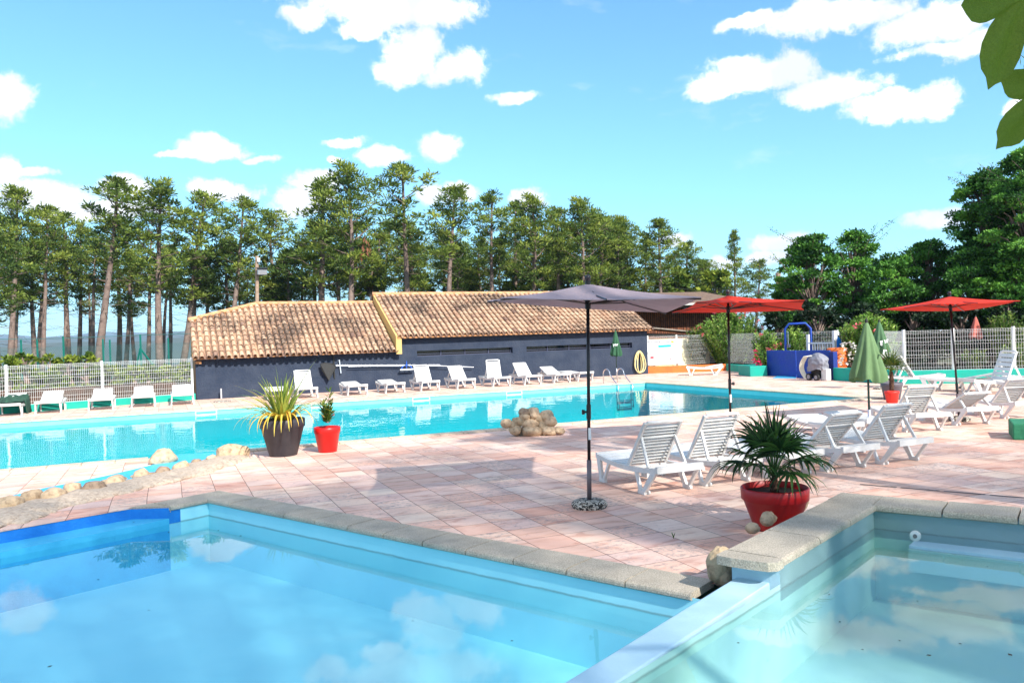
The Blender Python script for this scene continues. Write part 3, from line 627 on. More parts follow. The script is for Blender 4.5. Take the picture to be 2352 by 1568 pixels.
for i in range(7):
    X = atY(499 + i * 38.8 - i * .0, 815, EY + .1).x
    mb = MB(); mb.box((X, EY + .22, 1.475), (.07, .34, .08)); mb.build('rafter', gm_, bld, rel=True)
mb = MB(); mb.box((5.98, FY - .012, 1.0), (.05, .02, 1.0)); mb.build('downpipe', M['rubber'], bld, rel=True)

# wooden barn behind to the right
bx0, bx1, by = 21.2, 31.5, 38.5
barn = thing('wooden_barn', 'dark wooden barn with an overhanging roof behind the right end of the building', 'barn', (bx0, by, 0))
mw = P('weathered_planks', (.20, .065, .025), .8, (.09, .03, .015), 5, .5); N, L = nt(mw)
wv = N.new('ShaderNodeTexWave'); wv.wave_type = 'BANDS'; wv.bands_direction = 'X'; wv.inputs['Scale'].default_value = 2.2; wv.inputs['Distortion'].default_value = .6; wv.inputs['Detail'].default_value = 3
tc = N.new('ShaderNodeTexCoord'); L.new(tc.outputs['Object'], wv.inputs['Vector']); src = N['Principled BSDF'].inputs['Base Color'].links[0].from_socket
mr = N.new('ShaderNodeMapRange'); mr.inputs[3].default_value = .45; mr.inputs[4].default_value = 1.5; L.new(wv.outputs[0], mr.inputs[0]); mx = N.new('ShaderNodeMix'); mx.data_type = 'RGBA'; mx.blend_type = 'MULTIPLY'; mx.inputs[0].default_value = 1
L.new(src, mx.inputs[6]); L.new(mr.outputs[0], mx.inputs[7]); L.new(mx.outputs[2], N['Principled BSDF'].inputs['Base Color'])
def zY(y_, X, Y): # world z for photo row y at X, Y
    d = Vector((X, Y, 0)) - CE; dep = d.dot(CW); lat = d.dot(CR); px = 1176 + CF * lat / dep
    return None
zt = atY(1560, 706, by).z; zb = atY(1560, 757, by).z
mb = MB(); mb.box(((bx0 + bx1) / 2, by + 2.5, (zt) / 2), (bx1 - bx0, 5, zt)); mb.build('wall', mw, barn, rel=True)
mb = MB()
for i in range(46): mb.box((bx0 + .11 + i * .225, by - .02, (zt + zb) / 2 - .1), (.19, .025, zt - zb + .2), t=rnd.random())
mb.build('planks', mw, barn, rel=True)
mb = MB(); z1 = atY(1560, 706, by - 1.6).z + .1
a0 = atY(1400, 706, by - 1.6); a1 = atY(1720, 712, by - 1.6)
mb.add([(bx0 - 5, by - 1.6, z1), (bx1, by - 1.6, z1 + .1), (bx1, by + 3, z1 + .95), (bx0 - 5, by + 3, z1 + .85)] + [(bx0 - 5, by - 1.6, z1 + .09), (bx1, by - 1.6, z1 + .19), (bx1, by + 3, z1 + 1.04), (bx0 - 5, by + 3, z1 + .94)], [(3, 2, 1, 0), (4, 5, 6, 7), (0, 1, 5, 4), (1, 2, 6, 5), (3, 0, 4, 7)])
rb = mb.build('roof', P('old_brown_tiles', (.22, .14, .09), .9, (.10, .06, .04), 8, .5, bump=.6, bs=12), barn, rel=True)
mb = MB(); mb.box(((bx0 - 5 + bx1) / 2, by - 1.63, z1 + .06), (bx1 - bx0 + 5, .03, .12), ry=-.0064); mb.build('gutter', P('grey_gutter', (.45, .45, .42), .5), rb).location = (-bx0, -by, 0)
# lean-to with sloping sheet roof and cream wall behind the corner fence
lt = thing('lean_to', 'low lean-to with a pale sheet roof and cream wall behind the corner fence', 'shed', (20.6, 33, 0))
p0 = atY(1478, 752, 32.6); p1 = atY(1722, 775, 33.4)
mb = MB(); p2, p3 = Vector((p1.x, p1.y + 3, p1.z + .12)), Vector((p0.x, p0.y + 3, p0.z + .12))
up_ = Vector((0, 0, .06)); mb.add([p0, p1, p2, p3, p0 + up_, p1 + up_, p2 + up_, p3 + up_], [(3, 2, 1, 0), (4, 5, 6, 7), (0, 1, 5, 4), (1, 2, 6, 5), (3, 0, 4, 7)])
mb.build('roof', P('fibre_sheet', (.28, .24, .20), .8, (.16, .13, .11), 6, .5), lt, rel=True)
mb = MB(); w0_ = atY(1478, 770, 32.9); w1_ = atY(1628, 785, 32.9)
mb.box(((XR + w1_.x) / 2 + .02, 33.0, .75), (w1_.x - XR, .2, 1.62)); mb.build('wall', M['cream'], lt, rel=True)
mb = MB(); mb.box(((w1_.x + p1.x) / 2, 34.5, .7), (p1.x - w1_.x, .1, 1.4)); mb.box(((XR + p1.x) / 2, 33.1, 1.67), (p1.x - XR, .1, .14), ry=.05); mb.build('back_board', M['rubber'], lt, rel=True)

# ------------------------------------------------------------------ welded mesh fences on low painted walls
def fence(name, label, pts, z0, z1, wire=.0065, posts=None, mat=None, sp=.055, plabel=None, ext=False):
    """posts at pts; each bay a welded panel with folded (v-shaped) bands"""
    root = thing(name, label, 'fence', (pts[0][0], pts[0][1], 0))
    for i in range(len(pts) - 1):
        a, b = Vector((*pts[i], 0)), Vector((*pts[i + 1], 0)); L_ = (b - a).length; u = (b - a) / L_; o = Vector((u.y, -u.x, 0))
        mb = MB(); n = int(L_ / sp); H = z1 - z0
        folds = [.03, .5, .97] if H < 1.2 else [.04, .36, .68, .96]
        def prof():
            pr = [(0, 0)]
            for f in folds: pr += [((f * H) - .05, 0), (f * H, .035), (f * H + .05, 0)] if .1 < f < .9 else [(max(0.0, f * H - .03), 0), (f * H, .03), (min(H, f * H + .03), 0)]
            pr.append((H, 0)); return sorted(set(pr))
        pr = prof()
        for k in range(1, n):
            c = a + u * (L_ * k / n)
            for (h0, o0), (h1, o1) in zip(pr[:-1], pr[1:]):
                p, q = c + o * o0 + Vector((0, 0, z0 + h0)), c + o * o1 + Vector((0, 0, z0 + h1)); w = wire
                mb.add([p - u * w / 2, p + u * w / 2, q + u * w / 2, q - u * w / 2, p - u * w / 2 + o * w, p + u * w / 2 + o * w, q + u * w / 2 + o * w, q - u * w / 2 + o * w], [(4, 5, 6, 7), (0, 3, 2, 1), (0, 4, 7, 3), (1, 2, 6, 5)])
        hs = [.02] + [f * H + e for f in folds for e in (-.045, .045)] + [H * x for x in (.18, .5, .82)] + [H - .05]
        for h in hs:
            if 0 < h < H: mb.bar(a + Vector((0, 0, z0 + h)) - o * .004, b + Vector((0, 0, z0 + h)) - o * .004, wire * 1.1, wire * 1.1)
        mb.build('panel', mat or M['white_paint'], root, rel=True)
    for i, p in enumerate(pts):
        if posts and i not in posts: continue
        mb = MB(); mb.box((p[0], p[1], (z1 + .03) / 2), (.065, .065, z1 + .03)); mb.box((p[0], p[1], z1 + .035), (.075, .075, .012)); mb.build('post', mat or M['white_paint'], root, rel=True)
    return root
def low_wall(name, label, a, b, w, h, mat, z=0):
    a, b = Vector((*a, 0)), Vector((*b, 0)); o = thing(name, label, 'low wall', tuple(a)) if False else None
    u = (b - a).normalized(); nrm_ = Vector((-u.y, u.x, 0)) * w
    mb = MB(); mb.prism([(a.x, a.y), (b.x, b.y), (b.x + nrm_.x, b.y + nrm_.y), (a.x + nrm_.x, a.y + nrm_.y)], z - .05, h)
    ob = mb.build(name, mat, None, bevel=.015); return tag(ob, label, 'low wall')
K0, K1 = V2(at(-160, 963)), (.93, 31.32)
low_wall('low_wall', 'low turquoise wall under the left white fence', K0, K1, .2, .235, M['turq'])
kd = Vector((K1[0] - K0[0], K1[1] - K0[1])).normalized(); kn = Vector((-kd.y, kd.x)) * .1
def kpt(x, y): # point of the kerb line in the photo column
    p = on_plane(x, y, (K0[0] + kn.x, K0[1] + kn.y, 0), (-kd.y, kd.x, 0)); return (p.x, p.y)
fence('mesh_fence', 'white welded mesh fence left of the navy building', [kpt(-210, 900), kpt(16, 900), kpt(236, 890), kpt(442, 880)], .235, 1.52, sp=.06, wire=.0055)
OW0, OW1 = (20.5, 31.30), V2(at(1668, 851.5)); low_wall('low_wall', 'low orange wall under the corner fence beside the sign', OW0, OW1, .2, .32, M['orange'])
GW1 = V2(at(1735, 857)); low_wall('low_wall', 'low turquoise wall behind the single lounger in the far corner', (OW1[0] + .0, OW1[1]), GW1, .2, .32, M['turq'])
pc = (OW1[0] + .1, OW1[1] + .12)
fence('mesh_fence', 'white welded mesh fence on the orange wall in front of the cream lean-to', [(20.6, 31.42), (22.25, 31.5 - .04), V2(at(1652, 846))], .32, 1.72, sp=.066, wire=.0042)
fence('mesh_fence', 'white welded mesh fence running from the far corner to the oleanders', [V2(at(1654, 846)), (24.3, 27.6), (25.6, 24.8)], .32, 1.72, sp=.066, wire=.0042)
# right hand side
g1 = V2(at(1914, 873)); g2 = V2(at(2064, 882.5)); g3 = V2(at(2102, 874)); g4 = V2(at(2290, 869)); g4b = V2(at(2460, 868))
low_wall('planter_wall', 'low turquoise planter wall right of the blue shower wall', g1, g2, .25, .44, M['turq'])
mb = MB()
low_wall('low_wall', 'low turquoise wall under the right fence behind the loungers', (g2[0] + .05, g2[1] - .02), (26.0, 14.2), .22, .42, M['turq'])
gw = Vector((26.0 - g2[0], 14.2 - g2[1])).normalized(); gn = Vector((-gw.y, gw.x)) * .1
def gpt(x): p = on_plane(x, 860, (g2[0] + gn.x, g2[1] + gn.y, 0), (-gw.y, gw.x, 0)); return (p.x, p.y)
M['fence_r'] = M['white_paint']
fr = [V2(atD(1921, 800, 31.2)), V2(atD(1990, 800, 30.4)), gpt(2078), gpt(2191), gpt(2330), gpt(2480)]
fence('mesh_fence', 'white welded mesh fence behind the right hand loungers', fr, .42, 1.68, sp=.068, wire=.0045)
mb = MB(); bl = at(2327, 1010); pq = [V2(bl), (bl.x + .55, bl.y - .62), (bl.x + 1.2, bl.y - .1), (bl.x + .62, bl.y + .5)]
mb.prism(pq, 0, .26); tag(mb.build('concrete_block', P('green_block_paint', (.03, .22, .11), .8, (.02, .16, .08), 6, .5, bump=.5, bs=20), None, bevel=.02), 'green painted block at the right edge of the deck', 'block')
# garden gate
ga, gb = atD(1858, 800, 31), atD(1916, 800, 30)
gt = thing('garden_gate', 'small white picket gate between the shower arch and the orange pot', 'gate', (ga.x, ga.y, 0))
mb = MB(); zt_ = 1.28
for i in range(10):
    p = ga.lerp(gb, (i + .5) / 10); mb.box((p.x, p.y, .72), (.03, .03, 1.05))
mb.build('pickets', M['white_paint'], gt, rel=True)
for z in (.2, zt_): mb = MB(); mb.bar((ga.x, ga.y, z), (gb.x, gb.y, z), .05, .06); mb.build('rail', M['white_paint'], gt, rel=True)
for p, h in ((atD(1857, 800, 31.2), 1.62), (atD(1917, 800, 30), 1.75)):
    mb = MB(); mb.box((p.x, p.y, h / 2), (.11, .11, h)); mb.build('post', M['white_paint'], gt, rel=True)
# blue shower walls and arch
def wall_pts(name, label, a, b, h, mat, th=.26, cat='wall', bev=.02):
    a, b = at(*a), at(*b); u = (b - a).normalized(); n_ = Vector((-u.y, u.x, 0)); n_ = n_ if n_.dot(CW) > 0 else -n_
    mb = MB(); mb.prism([V2(a), V2(b), V2(b + n_ * th), V2(a + n_ * th)], -.03, h); return tag(mb.build(name, mat, None, bevel=bev), label, cat)
wall_pts('shower_wall', 'blue rendered shower wall on the left, next to the oleanders', (1762, 862.5), (1829, 866), 1.02, M['royal'])
wall_pts('shower_wall', 'blue rendered wall on the right, behind the covered pool cleaner', (1830, 868), (1907, 870.5), 1.04, M['royal'])
mb = MB(); fb_ = [at(1775, 868.5), at(1829, 869), at(1829, 866.5), at(1785, 864.5)]; mb.prism([V2(p) for p in fb_], .0, .02); tag(mb.build('foot_bath', M['rill']), 'light blue foot bath floor before the blue walls', 'foot bath')
wall_pts('wall_pier', 'dark blue pier ending the blue wall by the orange pot', (1905, 871.5), (1915.5, 872), 1.0, M['royal_dark'], .2, 'pier', .01)
mb = MB()
pa = [(1803, 808), (1803, 755), (1812, 744), (1850, 742), (1862, 754), (1864, 808)]
PA = [atD(x, y, 31.4 - i * .12) for i, (x, y) in enumerate(pa)]; PA[0].z = .0; PA[-1].z = 0; PA[0].xy = PA[1].xy; PA[-1].xy = PA[-2].xy
sh = thing('shower_arch', 'blue tubular shower arch rising behind the blue walls', 'shower', (PA[0].x, PA[0].y, 0))
mb.tube(PA, .045, 8); mb.build('arch', M['royal'], sh, rel=True, smooth=True)
mb = MB(); mb.tube([PA[1] + Vector((.05, -.1, -.1)), PA[0] + Vector((.05, -.1, 1.15))], .02, 6); mb.box(tuple(PA[0] + Vector((.05, -.12, 1.2))), (.1, .1, .12)); mb.build('tap', M['steel'], sh, rel=True)
wall_pts('planter', 'turquoise planter box left of the blue shower wall', (1734, 859), (1763, 863.5), .42, M['turq'], .7, 'planter', .03)

# sign board on the corner fence
sg = thing('information_board', 'white depth information board fixed to the fence beside the building', 'sign', (20.6, 31.28, .0))
s0_, s1_ = atY(1484, 778, 31.27), atY(1566, 846, 31.27)
mb = MB(); cx, cz, w, h = (s0_.x + s1_.x) / 2, (atY(1566, 773, 31.27).z + atY(1484, 849, 31.27).z) / 2, s1_.x - s0_.x, 1.13
cz = .96; mb.box((cx, 31.27, cz), (w, .03, h)); mb.build('panel', P('sign_white', (.82, .85, .86), .4), sg, rel=True)
def text(s, size, loc, mat, parent, rot=(PI / 2, 0, 0), align='LEFT', name='lettering', bold=0):
    cu = bpy.data.curves.new('txt', 'FONT'); cu.body = s; cu.size = size; cu.extrude = .002; cu.align_x = align; cu.offset = bold
    t = bpy.data.objects.new('txt', cu); col.objects.link(t); bpy.context.view_layer.update()
    me = bpy.data.meshes.new_from_object(t.evaluated_get(bpy.context.evaluated_depsgraph_get())); bpy.data.objects.remove(t); me.materials.clear(); me.materials.append(mat)
    o = bpy.data.objects.new(name, me); col.objects.link(o); o.parent = parent; o.location = Vector(loc) - (Vector(parent.location) if parent else Vector()); o.rotation_euler = rot; return o
ink = P('sign_ink', (.06, .06, .09), .5); lf = cx - w / 2
text('PROFONDEURS DES BASSINS', .105, (lf + .06, 31.25, cz + .46), ink, sg, bold=.002)
text('', .1, (0, 0, 0), ink, sg) if False else None
mb = MB()
def rect(x, z, ww, hh, y=31.252): mb.box((lf + x, y, cz + z), (ww, .006, hh))
for k, (x, z, ww) in enumerate([(.35, .13, .5), (.36, .08, .55), (.40, .02, .7), (1.25, .02, .6), (.40, -.03, .7), (1.25, -.03, .5), (.2, -.13, .16), (.2, -.3, .16), (.2, -.44, .16), (1.0, -.12, .5), (1.0, -.16, .4)]): rect(x, z, ww, .014)
for (x, z, s) in [(.88, -.32, .26), (1.3, -.32, .26)]:
    rect(x, z + s / 2, s, .012); rect(x, z - s / 2, s, .012); rect(x - s / 2, z, .012, s); rect(x + s / 2, z, .012, s)
mb.bar((lf + .80, 31.252, cz - .40), (lf + .92, 31.252, cz - .25), .02, .012); mb.bar((lf + .92, 31.252, cz - .25), (lf + .98, 31.252, cz - .38), .02, .012)
mb.build('diagram_lines', ink, sg, rel=True)
mb = MB(); rect(1.0, .29, .72, .12); mb.build('pool_symbol', P('sign_cyan', (.02, .5, .7), .5), sg, rel=True)
mb = MB(); rect(1.45, .47, .14, .1); mb.build('yellow_badge', P('sign_yellow', (.8, .6, .03), .5), sg, rel=True)
mb = MB(); mb.bar((lf + 1.24, 31.252, cz - .40), (lf + 1.33, 31.252, cz - .25), .02, .02); mb.bar((lf + 1.36, 31.252, cz - .40), (lf + 1.3, 31.252, cz - .3), .02, .02); rect(.28, -.22, .2, .1); mb.build('red_pictograms', P('sign_red', (.6, .04, .06), .5), sg, rel=True)

# hoses
def coil(name, label, c, w, h, n, r, mat, seed, nrm_y=-.06):
    rg_ = random.Random(seed); mb = MB(); pts = []
    for k in range(n * 24 + 1):
        a = 2 * PI * k / 24; f = k / 24 / n; ww = w * (1 + .18 * math.sin(k / 24 * 2.3 + seed)); 
        pts.append((c[0] + math.sin(a) * ww * (1 - .25 * math.cos(a)) * (.7 + .3 * math.sin(f * 9)), c[1] + nrm_y + .04 * math.sin(a * .5 + f * 7), c[2] + math.cos(a) * h * (1 - .10 * abs(math.sin(f * 11)))))
    mb.tube(pts, r, 6); return tag(mb.build(name, mat, smooth=True), label, 'hose')
hz = P('cream_hose', (.78, .66, .30), .45)
hc = atY(1468, 832, 31.1); coil('hose_coil', 'coiled pale yellow hose hung on the navy wall by the board', (hc.x, 31.12, .57), .26, .52, 6, .017, hz, 2)
hc2 = atY(1596, 845, 32.7); coil('hose_coil', 'yellow hose draped on the cream wall behind the fence', (hc2.x + .2, 32.8, .72), .35, .42, 4, .022, P('yellow_hose', (.75, .62, .02), .45), 5)
# net and brush poles on the navy wall
net = thing('skimmer_net', 'black leaf net on a long pole hung on the navy wall', 'pool net', (5.8, 31.1, 1.0))
nc = atY(746, 850, 31.08)
mb = MB(); A = atY(772, 839, 31.06); B = atY(1010, 838, 31.06); mb.tube([A, B], .014, 8); mb.build('pole', M['alu'], net, rel=True)
mb = MB(); q = [atY(x, y, 31.05) for x, y in [(736, 836), (746, 833), (764, 835), (772, 842), (768, 850), (740, 852)]]; mb.tube(q + [q[0]], .014, 6); mb.build('hoop', M['rubber'], net, rel=True)
mb = MB(); t_ = atY(754, 874, 31.0)
for i in range(6): mb.add([q[i], q[(i + 1) % 6], t_ + Vector((.02, -.03, 0)), t_], [(0, 1, 2, 3)])
mb.build('mesh_bag', M['rubber'], net, rel=True)
br = thing('pool_brush', 'wide white pool brush with blue bracket on a silver pole on the navy wall', 'pool brush', (9.5, 31.1, .9))
mb = MB(); A = atY(800, 841, 31.0); B = atY(1088, 843, 31.03); mb.tube([A, atY(960, 838, 31.0), B], .014, 8); mb.build('pole', M['alu'], br, rel=True)
mb = MB(); A = atY(919, 849, 30.98); B = atY(952, 847, 30.98); mb.bar(A, B, .06, .05); mb.build('brush_head', M['white_paint'], br, rel=True)
mb = MB(); mb.tube([atY(922, 846, 31), atY(927, 839, 31), atY(935, 838, 31), atY(943, 840, 31), atY(946, 846, 31)], .018, 6); mb.tube([atY(934, 846, 31), atY(934, 829, 31)], .012, 6); mb.build('bracket', P('blue_plastic', (.02, .12, .65), .4), br, rel=True)
mb = MB(); 
for (a, b) in [((779, 826), (783, 857)), ((742, 838), (745, 838))]:
    mb.bar(atY(*a, 31.12), atY(*b, 31.12), .05, .04)
tag(mb.build('wall_bracket', M['alu']), 'grey bracket holding the poles on the navy wall', 'bracket')
mb = MB(); p = atY(508, 905, 30.95); mb.tube([(p.x, 30.95, 0), (p.x, 30.95, .38)], .03, 8); tag(mb.build('standpipe', P('grey_pvc', (.45, .46, .48), .5)), 'short grey pipe standing before the navy wall', 'pipe')
mb = MB(); p = at(510, 922); mb.lathe([(0, .03), (.28, .03), (.3, .0)], (p.x, p.y, 0), 16); tag(mb.build('stone_disc', M['granite']), 'flat round gravel disc by the navy wall', 'umbrella base')
# green chain link fence among the pines on the left
ch = thing('chain_link_fence', 'tall green chain link fence among the pines beyond the white fence', 'fence', (-8, 36, 0))
gp = P('green_post', (.0, .13, .10), .5)
cps = [(-20, 783, 40), (48, 780, 41), (85, 780, 41.5), (145, 772, 39), (236, 778, 41), (252, 780, 42), (322, 768, 40), (386, 776, 43), (554, 760, 39), (437, 770, 44), (395, 765, 40)]
tops = []
for x, y, d in cps[:9]:
    p = atD(x, y, d); mb = MB(); mb.tube([(p.x, p.y, -.2), (p.x, p.y, p.z)], .05, 6); mb.build('post', gp, ch, rel=True); tops.append(p)
p = atD(322, 800, 40); mb = MB(); mb.tube([(p.x, p.y, p.z), (p.x + 1.4, p.y + .3, -.2)], .05, 6); mb.tube([(p.x, p.y, p.z), (p.x - .5, p.y + .3, -.2)], .05, 6); mb.build('brace', gp, ch, rel=True)
mb = MB(); A, B = atD(-60, 782, 41), atD(560, 762, 41); A2, B2 = Vector((A.x, A.y, 0)), Vector((B.x, B.y, 0)); n = 150
wm = P('green_wire', (.05, .16, .15), .5)
for i in range(-14, n + 14):
    for s_ in (1, -1):
        f0, f1 = i / n, (i + 14 * s_) / n; p, q = A2.lerp(B2, f0), A2.lerp(B2, f1)
        if min(f0, f1) < 0 or max(f0, f1) > 1: continue
        p.z, q.z = -.1, 2.2; mb.bar(p, q, .006, .006)
mb.build('wire_mesh', wm, ch, rel=True)
mb = MB(); mb.tube([A + Vector((0, 0, .05)), A.lerp(B, .3) + Vector((0, 0, -.03)), A.lerp(B, .55), B], .014, 5); mb.build('top_wire', wm, ch, rel=True)
# lamp pole behind the lower roof
lp = thing('lamp_pole', 'weathered wooden pole with a floodlight behind the lower roof', 'lamp post', (atD(590, 700, 38).x, atD(590, 700, 38).y, 0))
mb = MB(); a = atD(590, 588, 38); mb.tube([(lp.location.x - .1, lp.location.y, 0), a], [.10, .085], 8); mb.build('pole', M['wood_post'], lp, rel=True)
mb = MB(); q = atD(602, 624, 37.8); mb.box(q, (.42, .3, .22), rx=.3); mb.build('floodlight', M['alu'], lp, rel=True); mb = MB(); mb.box(q + Vector((0, -.02, .16)), (.5, .25, .05), rx=.2); mb.bar(atD(592, 632, 37.9), atD(608, 632, 37.7), .05, .04); mb.build('floodlight_bracket', M['rubber'], lp, rel=True)
mb = MB(); q = atD(594, 597, 37.9); mb.box(q, (.12, .12, .18)); mb.build('junction_box', M['white_paint'], lp, rel=True)
pp = atD(1787, 626, 42); mb = MB(); mb.tube([(pp.x, pp.y, 0), pp], [.16, .13], 8); tag(mb.build('wooden_pole', M['wood_post']), 'plain weathered pole between the dark trees right of the red umbrella', 'pole')
mb = MB(); A, B = atD(1500, 655, 41), Vector(pp) - Vector((0, 0, 1.0)); mb.tube([A, A.lerp(B, .5) + Vector((0, 0, -.25)), B], .012, 5); tag(mb.build('cable', M['rubber']), 'thin cable running to the plain pole at the right of the pines', 'cable')

# skimmers in the far pool wall, ladder, inlet
for i, (x, y) in enumerate([(473, 956), (640, 945), (736, 932) if False else (750, 926), (998, 925) if False else (735, 940)]): pass
def skim(x):
    p = on_plane(x, 940, (0, y1 - .004, 0), (0, 1, 0)); s = thing('pool_skimmer', 'white skimmer mouth in the far pool wall', 'skimmer', (p.x, y1 - .01, -.07), group='skimmers in the far pool wall')
    mb = MB(); 
    for cx_, cz_, w_, h_ in ((0, .055, .62, .03), (0, -.055, .62, .03), (-.295, 0, .03, .08), (.295, 0, .03, .08)): mb.box((cx_, 0, cz_), (w_, .02, h_))
    mb.build('frame', M['white_paint'], s); mb = MB(); mb.box((0, .004, 0), (.56, .01, .08)); mb.build('flap', P('skimmer_inside', (.10, .35, .36), .5) if 'skimmer_inside' not in bpy.data.materials else bpy.data.materials['skimmer_inside'], s)
for x in (473, 640, 737 + 0, 968, 1182): skim(x)
ld = thing('pool_ladder', 'chrome pool ladder on the far pool edge', 'ladder', (0, 0, 0)); lx = atY(1404, 880, 26).x
for dx in (0, .62):
    X = lx + dx + .1; mb = MB(); pts = [(X, 26.75, 0), (X, 26.75, .34)]
    for k in range(9): a = PI * k / 8; pts.append((X, 26.5 + .25 * math.cos(a), .36 + .2 * math.sin(a)))
    pts += [(X, 26.0, .16), (X, 25.66, -.05), (X, 25.64, -.9)]; mb.tube(pts, .022, 8); mb.build('rail', M['steel'], ld, smooth=True)
for z in (-.6, -.85): mb = MB(); mb.box((lx + .41, 25.62, z), (.6, .08, .03)); mb.build('tread', M['steel'], ld)
ino = Vector((dU.y, -dU.x, 0)); ino = ino if ino.dot(CW) < 0 else -ino; iq = on_plane(2103, 1229, (UI[1][0] + ino.x * .004, UI[1][1] + ino.y * .004, 0), ino); mb = MB(); 
pI = thing('water_inlet', 'small round white inlet fitting in the raised pool wall', 'inlet', iq)
mb.tube([Vector((0, 0, 0)) - ino * -.0, ino * .03], .045, 16); mb.build('ring', M['white_paint'], pI, smooth=False); mb = MB(); mb.tube([ino * .02, ino * .034], .018, 12); mb.build('nozzle', M['rubber'], pI)
# ------------------------------------------------------------------ sun loungers
LL, LW = 1.5, .70
def zr(y): return .285 + .065 * ((y / LL - .52) / .52) ** 2
PV = .76; BL = .72
def lounger_meshes():
    R = {}; pl_ = M['plastic']
    mb = MB(); n = 12
    for sx in (-1, 1):
        x = sx * (LW / 2 - .02)
        for i in range(n):
            y0_, y1_ = LL * i / n, LL * (i + 1) / n; mb.bar((x, y0_, zr(y0_)), (x, y1_, zr(y1_)), .045, .06)
    mb.bar((-LW / 2, .0, zr(0) + .004), (LW / 2, 0, zr(0) + .004), .05, .075); mb.bar((-LW / 2, LL, zr(LL) + .004), (LW / 2, LL, zr(LL) + .004), .05, .085)
    mb.bar((-LW / 2 + .02, PV, zr(PV) - .01), (LW / 2 - .02, PV, zr(PV) - .01), .03, .04)
    R['frame'] = mb.mesh('frame', pl_)
    mb = MB(); k = 7; sl = (PV - .03) / k
    for i in range(k):
        y0_, y1_ = .03 + i * sl, .03 + (i + 1) * sl - .022
        a, b = (zr(y0_) + .028, zr(y1_) + .028)
        ww = LW - .05; mb.bar((0, y0_, a), (0, y1_, b), ww, .014)
        mb.bar((0, y0_ + .004, a - .015), (0, y0_ + .01, a - .015), ww * .98, .03)
    R['seat'] = mb.mesh('seat', pl_)
    mb = MB(); bw = LW - .12
    for sx in (-1, 1): mb.bar((sx * (bw / 2), 0, 0), (sx * (bw / 2 - .015), BL, .0), .035, .045)
    mb.tube([(-bw / 2 + .015, BL - .05, 0), (-bw / 2 + .05, BL, 0), (bw / 2 - .05, BL, 0), (bw / 2 - .015, BL - .05, 0)], .024, 8)
    k = 6; sl = (BL - .06) / k
    for i in range(k):
        y0_ = .02 + i * sl; y1_ = y0_ + sl - .026
        mb.bar((0, y0_, .018), (0, y1_, .018), bw, .014); mb.bar((0, y0_ + .012, -.004), (0, y0_ + .018, -.004), bw, .03); mb.bar((0, y1_ - .012, -.004), (0, y1_ - .018, -.004), bw, .03)
    R['backrest'] = mb.mesh('backrest', pl_)
    def leg(tops, yb, sx, blade):
        mb = MB(); x = sx * (LW / 2 - .02); xb = sx * (LW / 2 + .0)
        w0_, w1_ = (.10, .06) if blade == 0 else (.045, .04)
        mb.bar((x, tops[0], zr(tops[0]) - .0), (xb, yb - .035, .03), .035, w0_, w2=.04, h2=w1_, up=(0, 1, 0))
        w0_, w1_ = (.10, .06) if blade == 1 else (.045, .04)
        mb.bar((x, tops[1], zr(tops[1]) - .0), (xb, yb + .035, .03), .035, w0_, w2=.04, h2=w1_, up=(0, 1, 0))
        mb.box((xb, yb, .026), (.048, .15, .05)); return mb.mesh('leg', pl_)
    R['legs'] = [leg((.04, .33), .17, -1, 0), leg((.04, .33), .17, 1, 0), leg((LL - .50, LL - .05), LL - .33, -1, 0), leg((LL - .50, LL - .05), LL - .33, 1, 1)]
    mb = MB(); mb.tube([(-.012, 0, 0), (.012, 0, 0)], .028, 12); R['wheel'] = mb.mesh('wheel', pl_)
    return R
LM = lounger_meshes(); SUP = {}
def support(ang):
    if ang in SUP: return SUP[ang]
    a = math.radians(ang); t = .48; hy, hz_ = PV + math.cos(a) * t, zr(PV) + .03 + math.sin(a) * t
    fy = min(LL - .03, hy + .16 + .05 * math.cos(a)) if ang > 5 else LL - .3
    mb = MB(); fz = zr(fy) + .035
    if ang > 5:
        for sx in (-1, 1): mb.bar((sx * .255, hy, hz_), (sx * .285, fy, fz), .028, .04)
        mb.bar((-.285, fy, fz), (.285, fy, fz), .03, .035)
        mb.bar((-.26, hy, hz_ - .01), (.26, hy, hz_ - .01), .03, .03)
    else: mb.bar((-.28, LL - .35, zr(LL) - .05), (.28, LL - .35, zr(LL) - .05), .03, .03)
    SUP[ang] = mb.mesh('support', M['plastic']); return SUP[ang]
GRP = 'white plastic sun loungers around the pools'
def lounger(x, y, rz, ang, label, sy=1.0, s=1.0):
    """x, y: middle of the foot end; local +Y runs to the head"""
    t = thing('sun_lounger', label, 'sun lounger', (x, y, 0), rz, GRP); t.scale = (s, sy * s, s)
    link('frame', LM['frame'], t); link('seat', LM['seat'], t)
    link('backrest', LM['backrest'], t, (0, PV, zr(PV) + .028), (math.radians(max(ang, 3)), 0, 0)); link('support', support(ang), t)
    for i, me in enumerate(LM['legs']):
        l = link('leg', me, t)
        if i > 1: link('wheel', LM['wheel'], l, ((-1 if i == 2 else 1) * (LW / 2 - .035), LL - .24, .028))
    return t
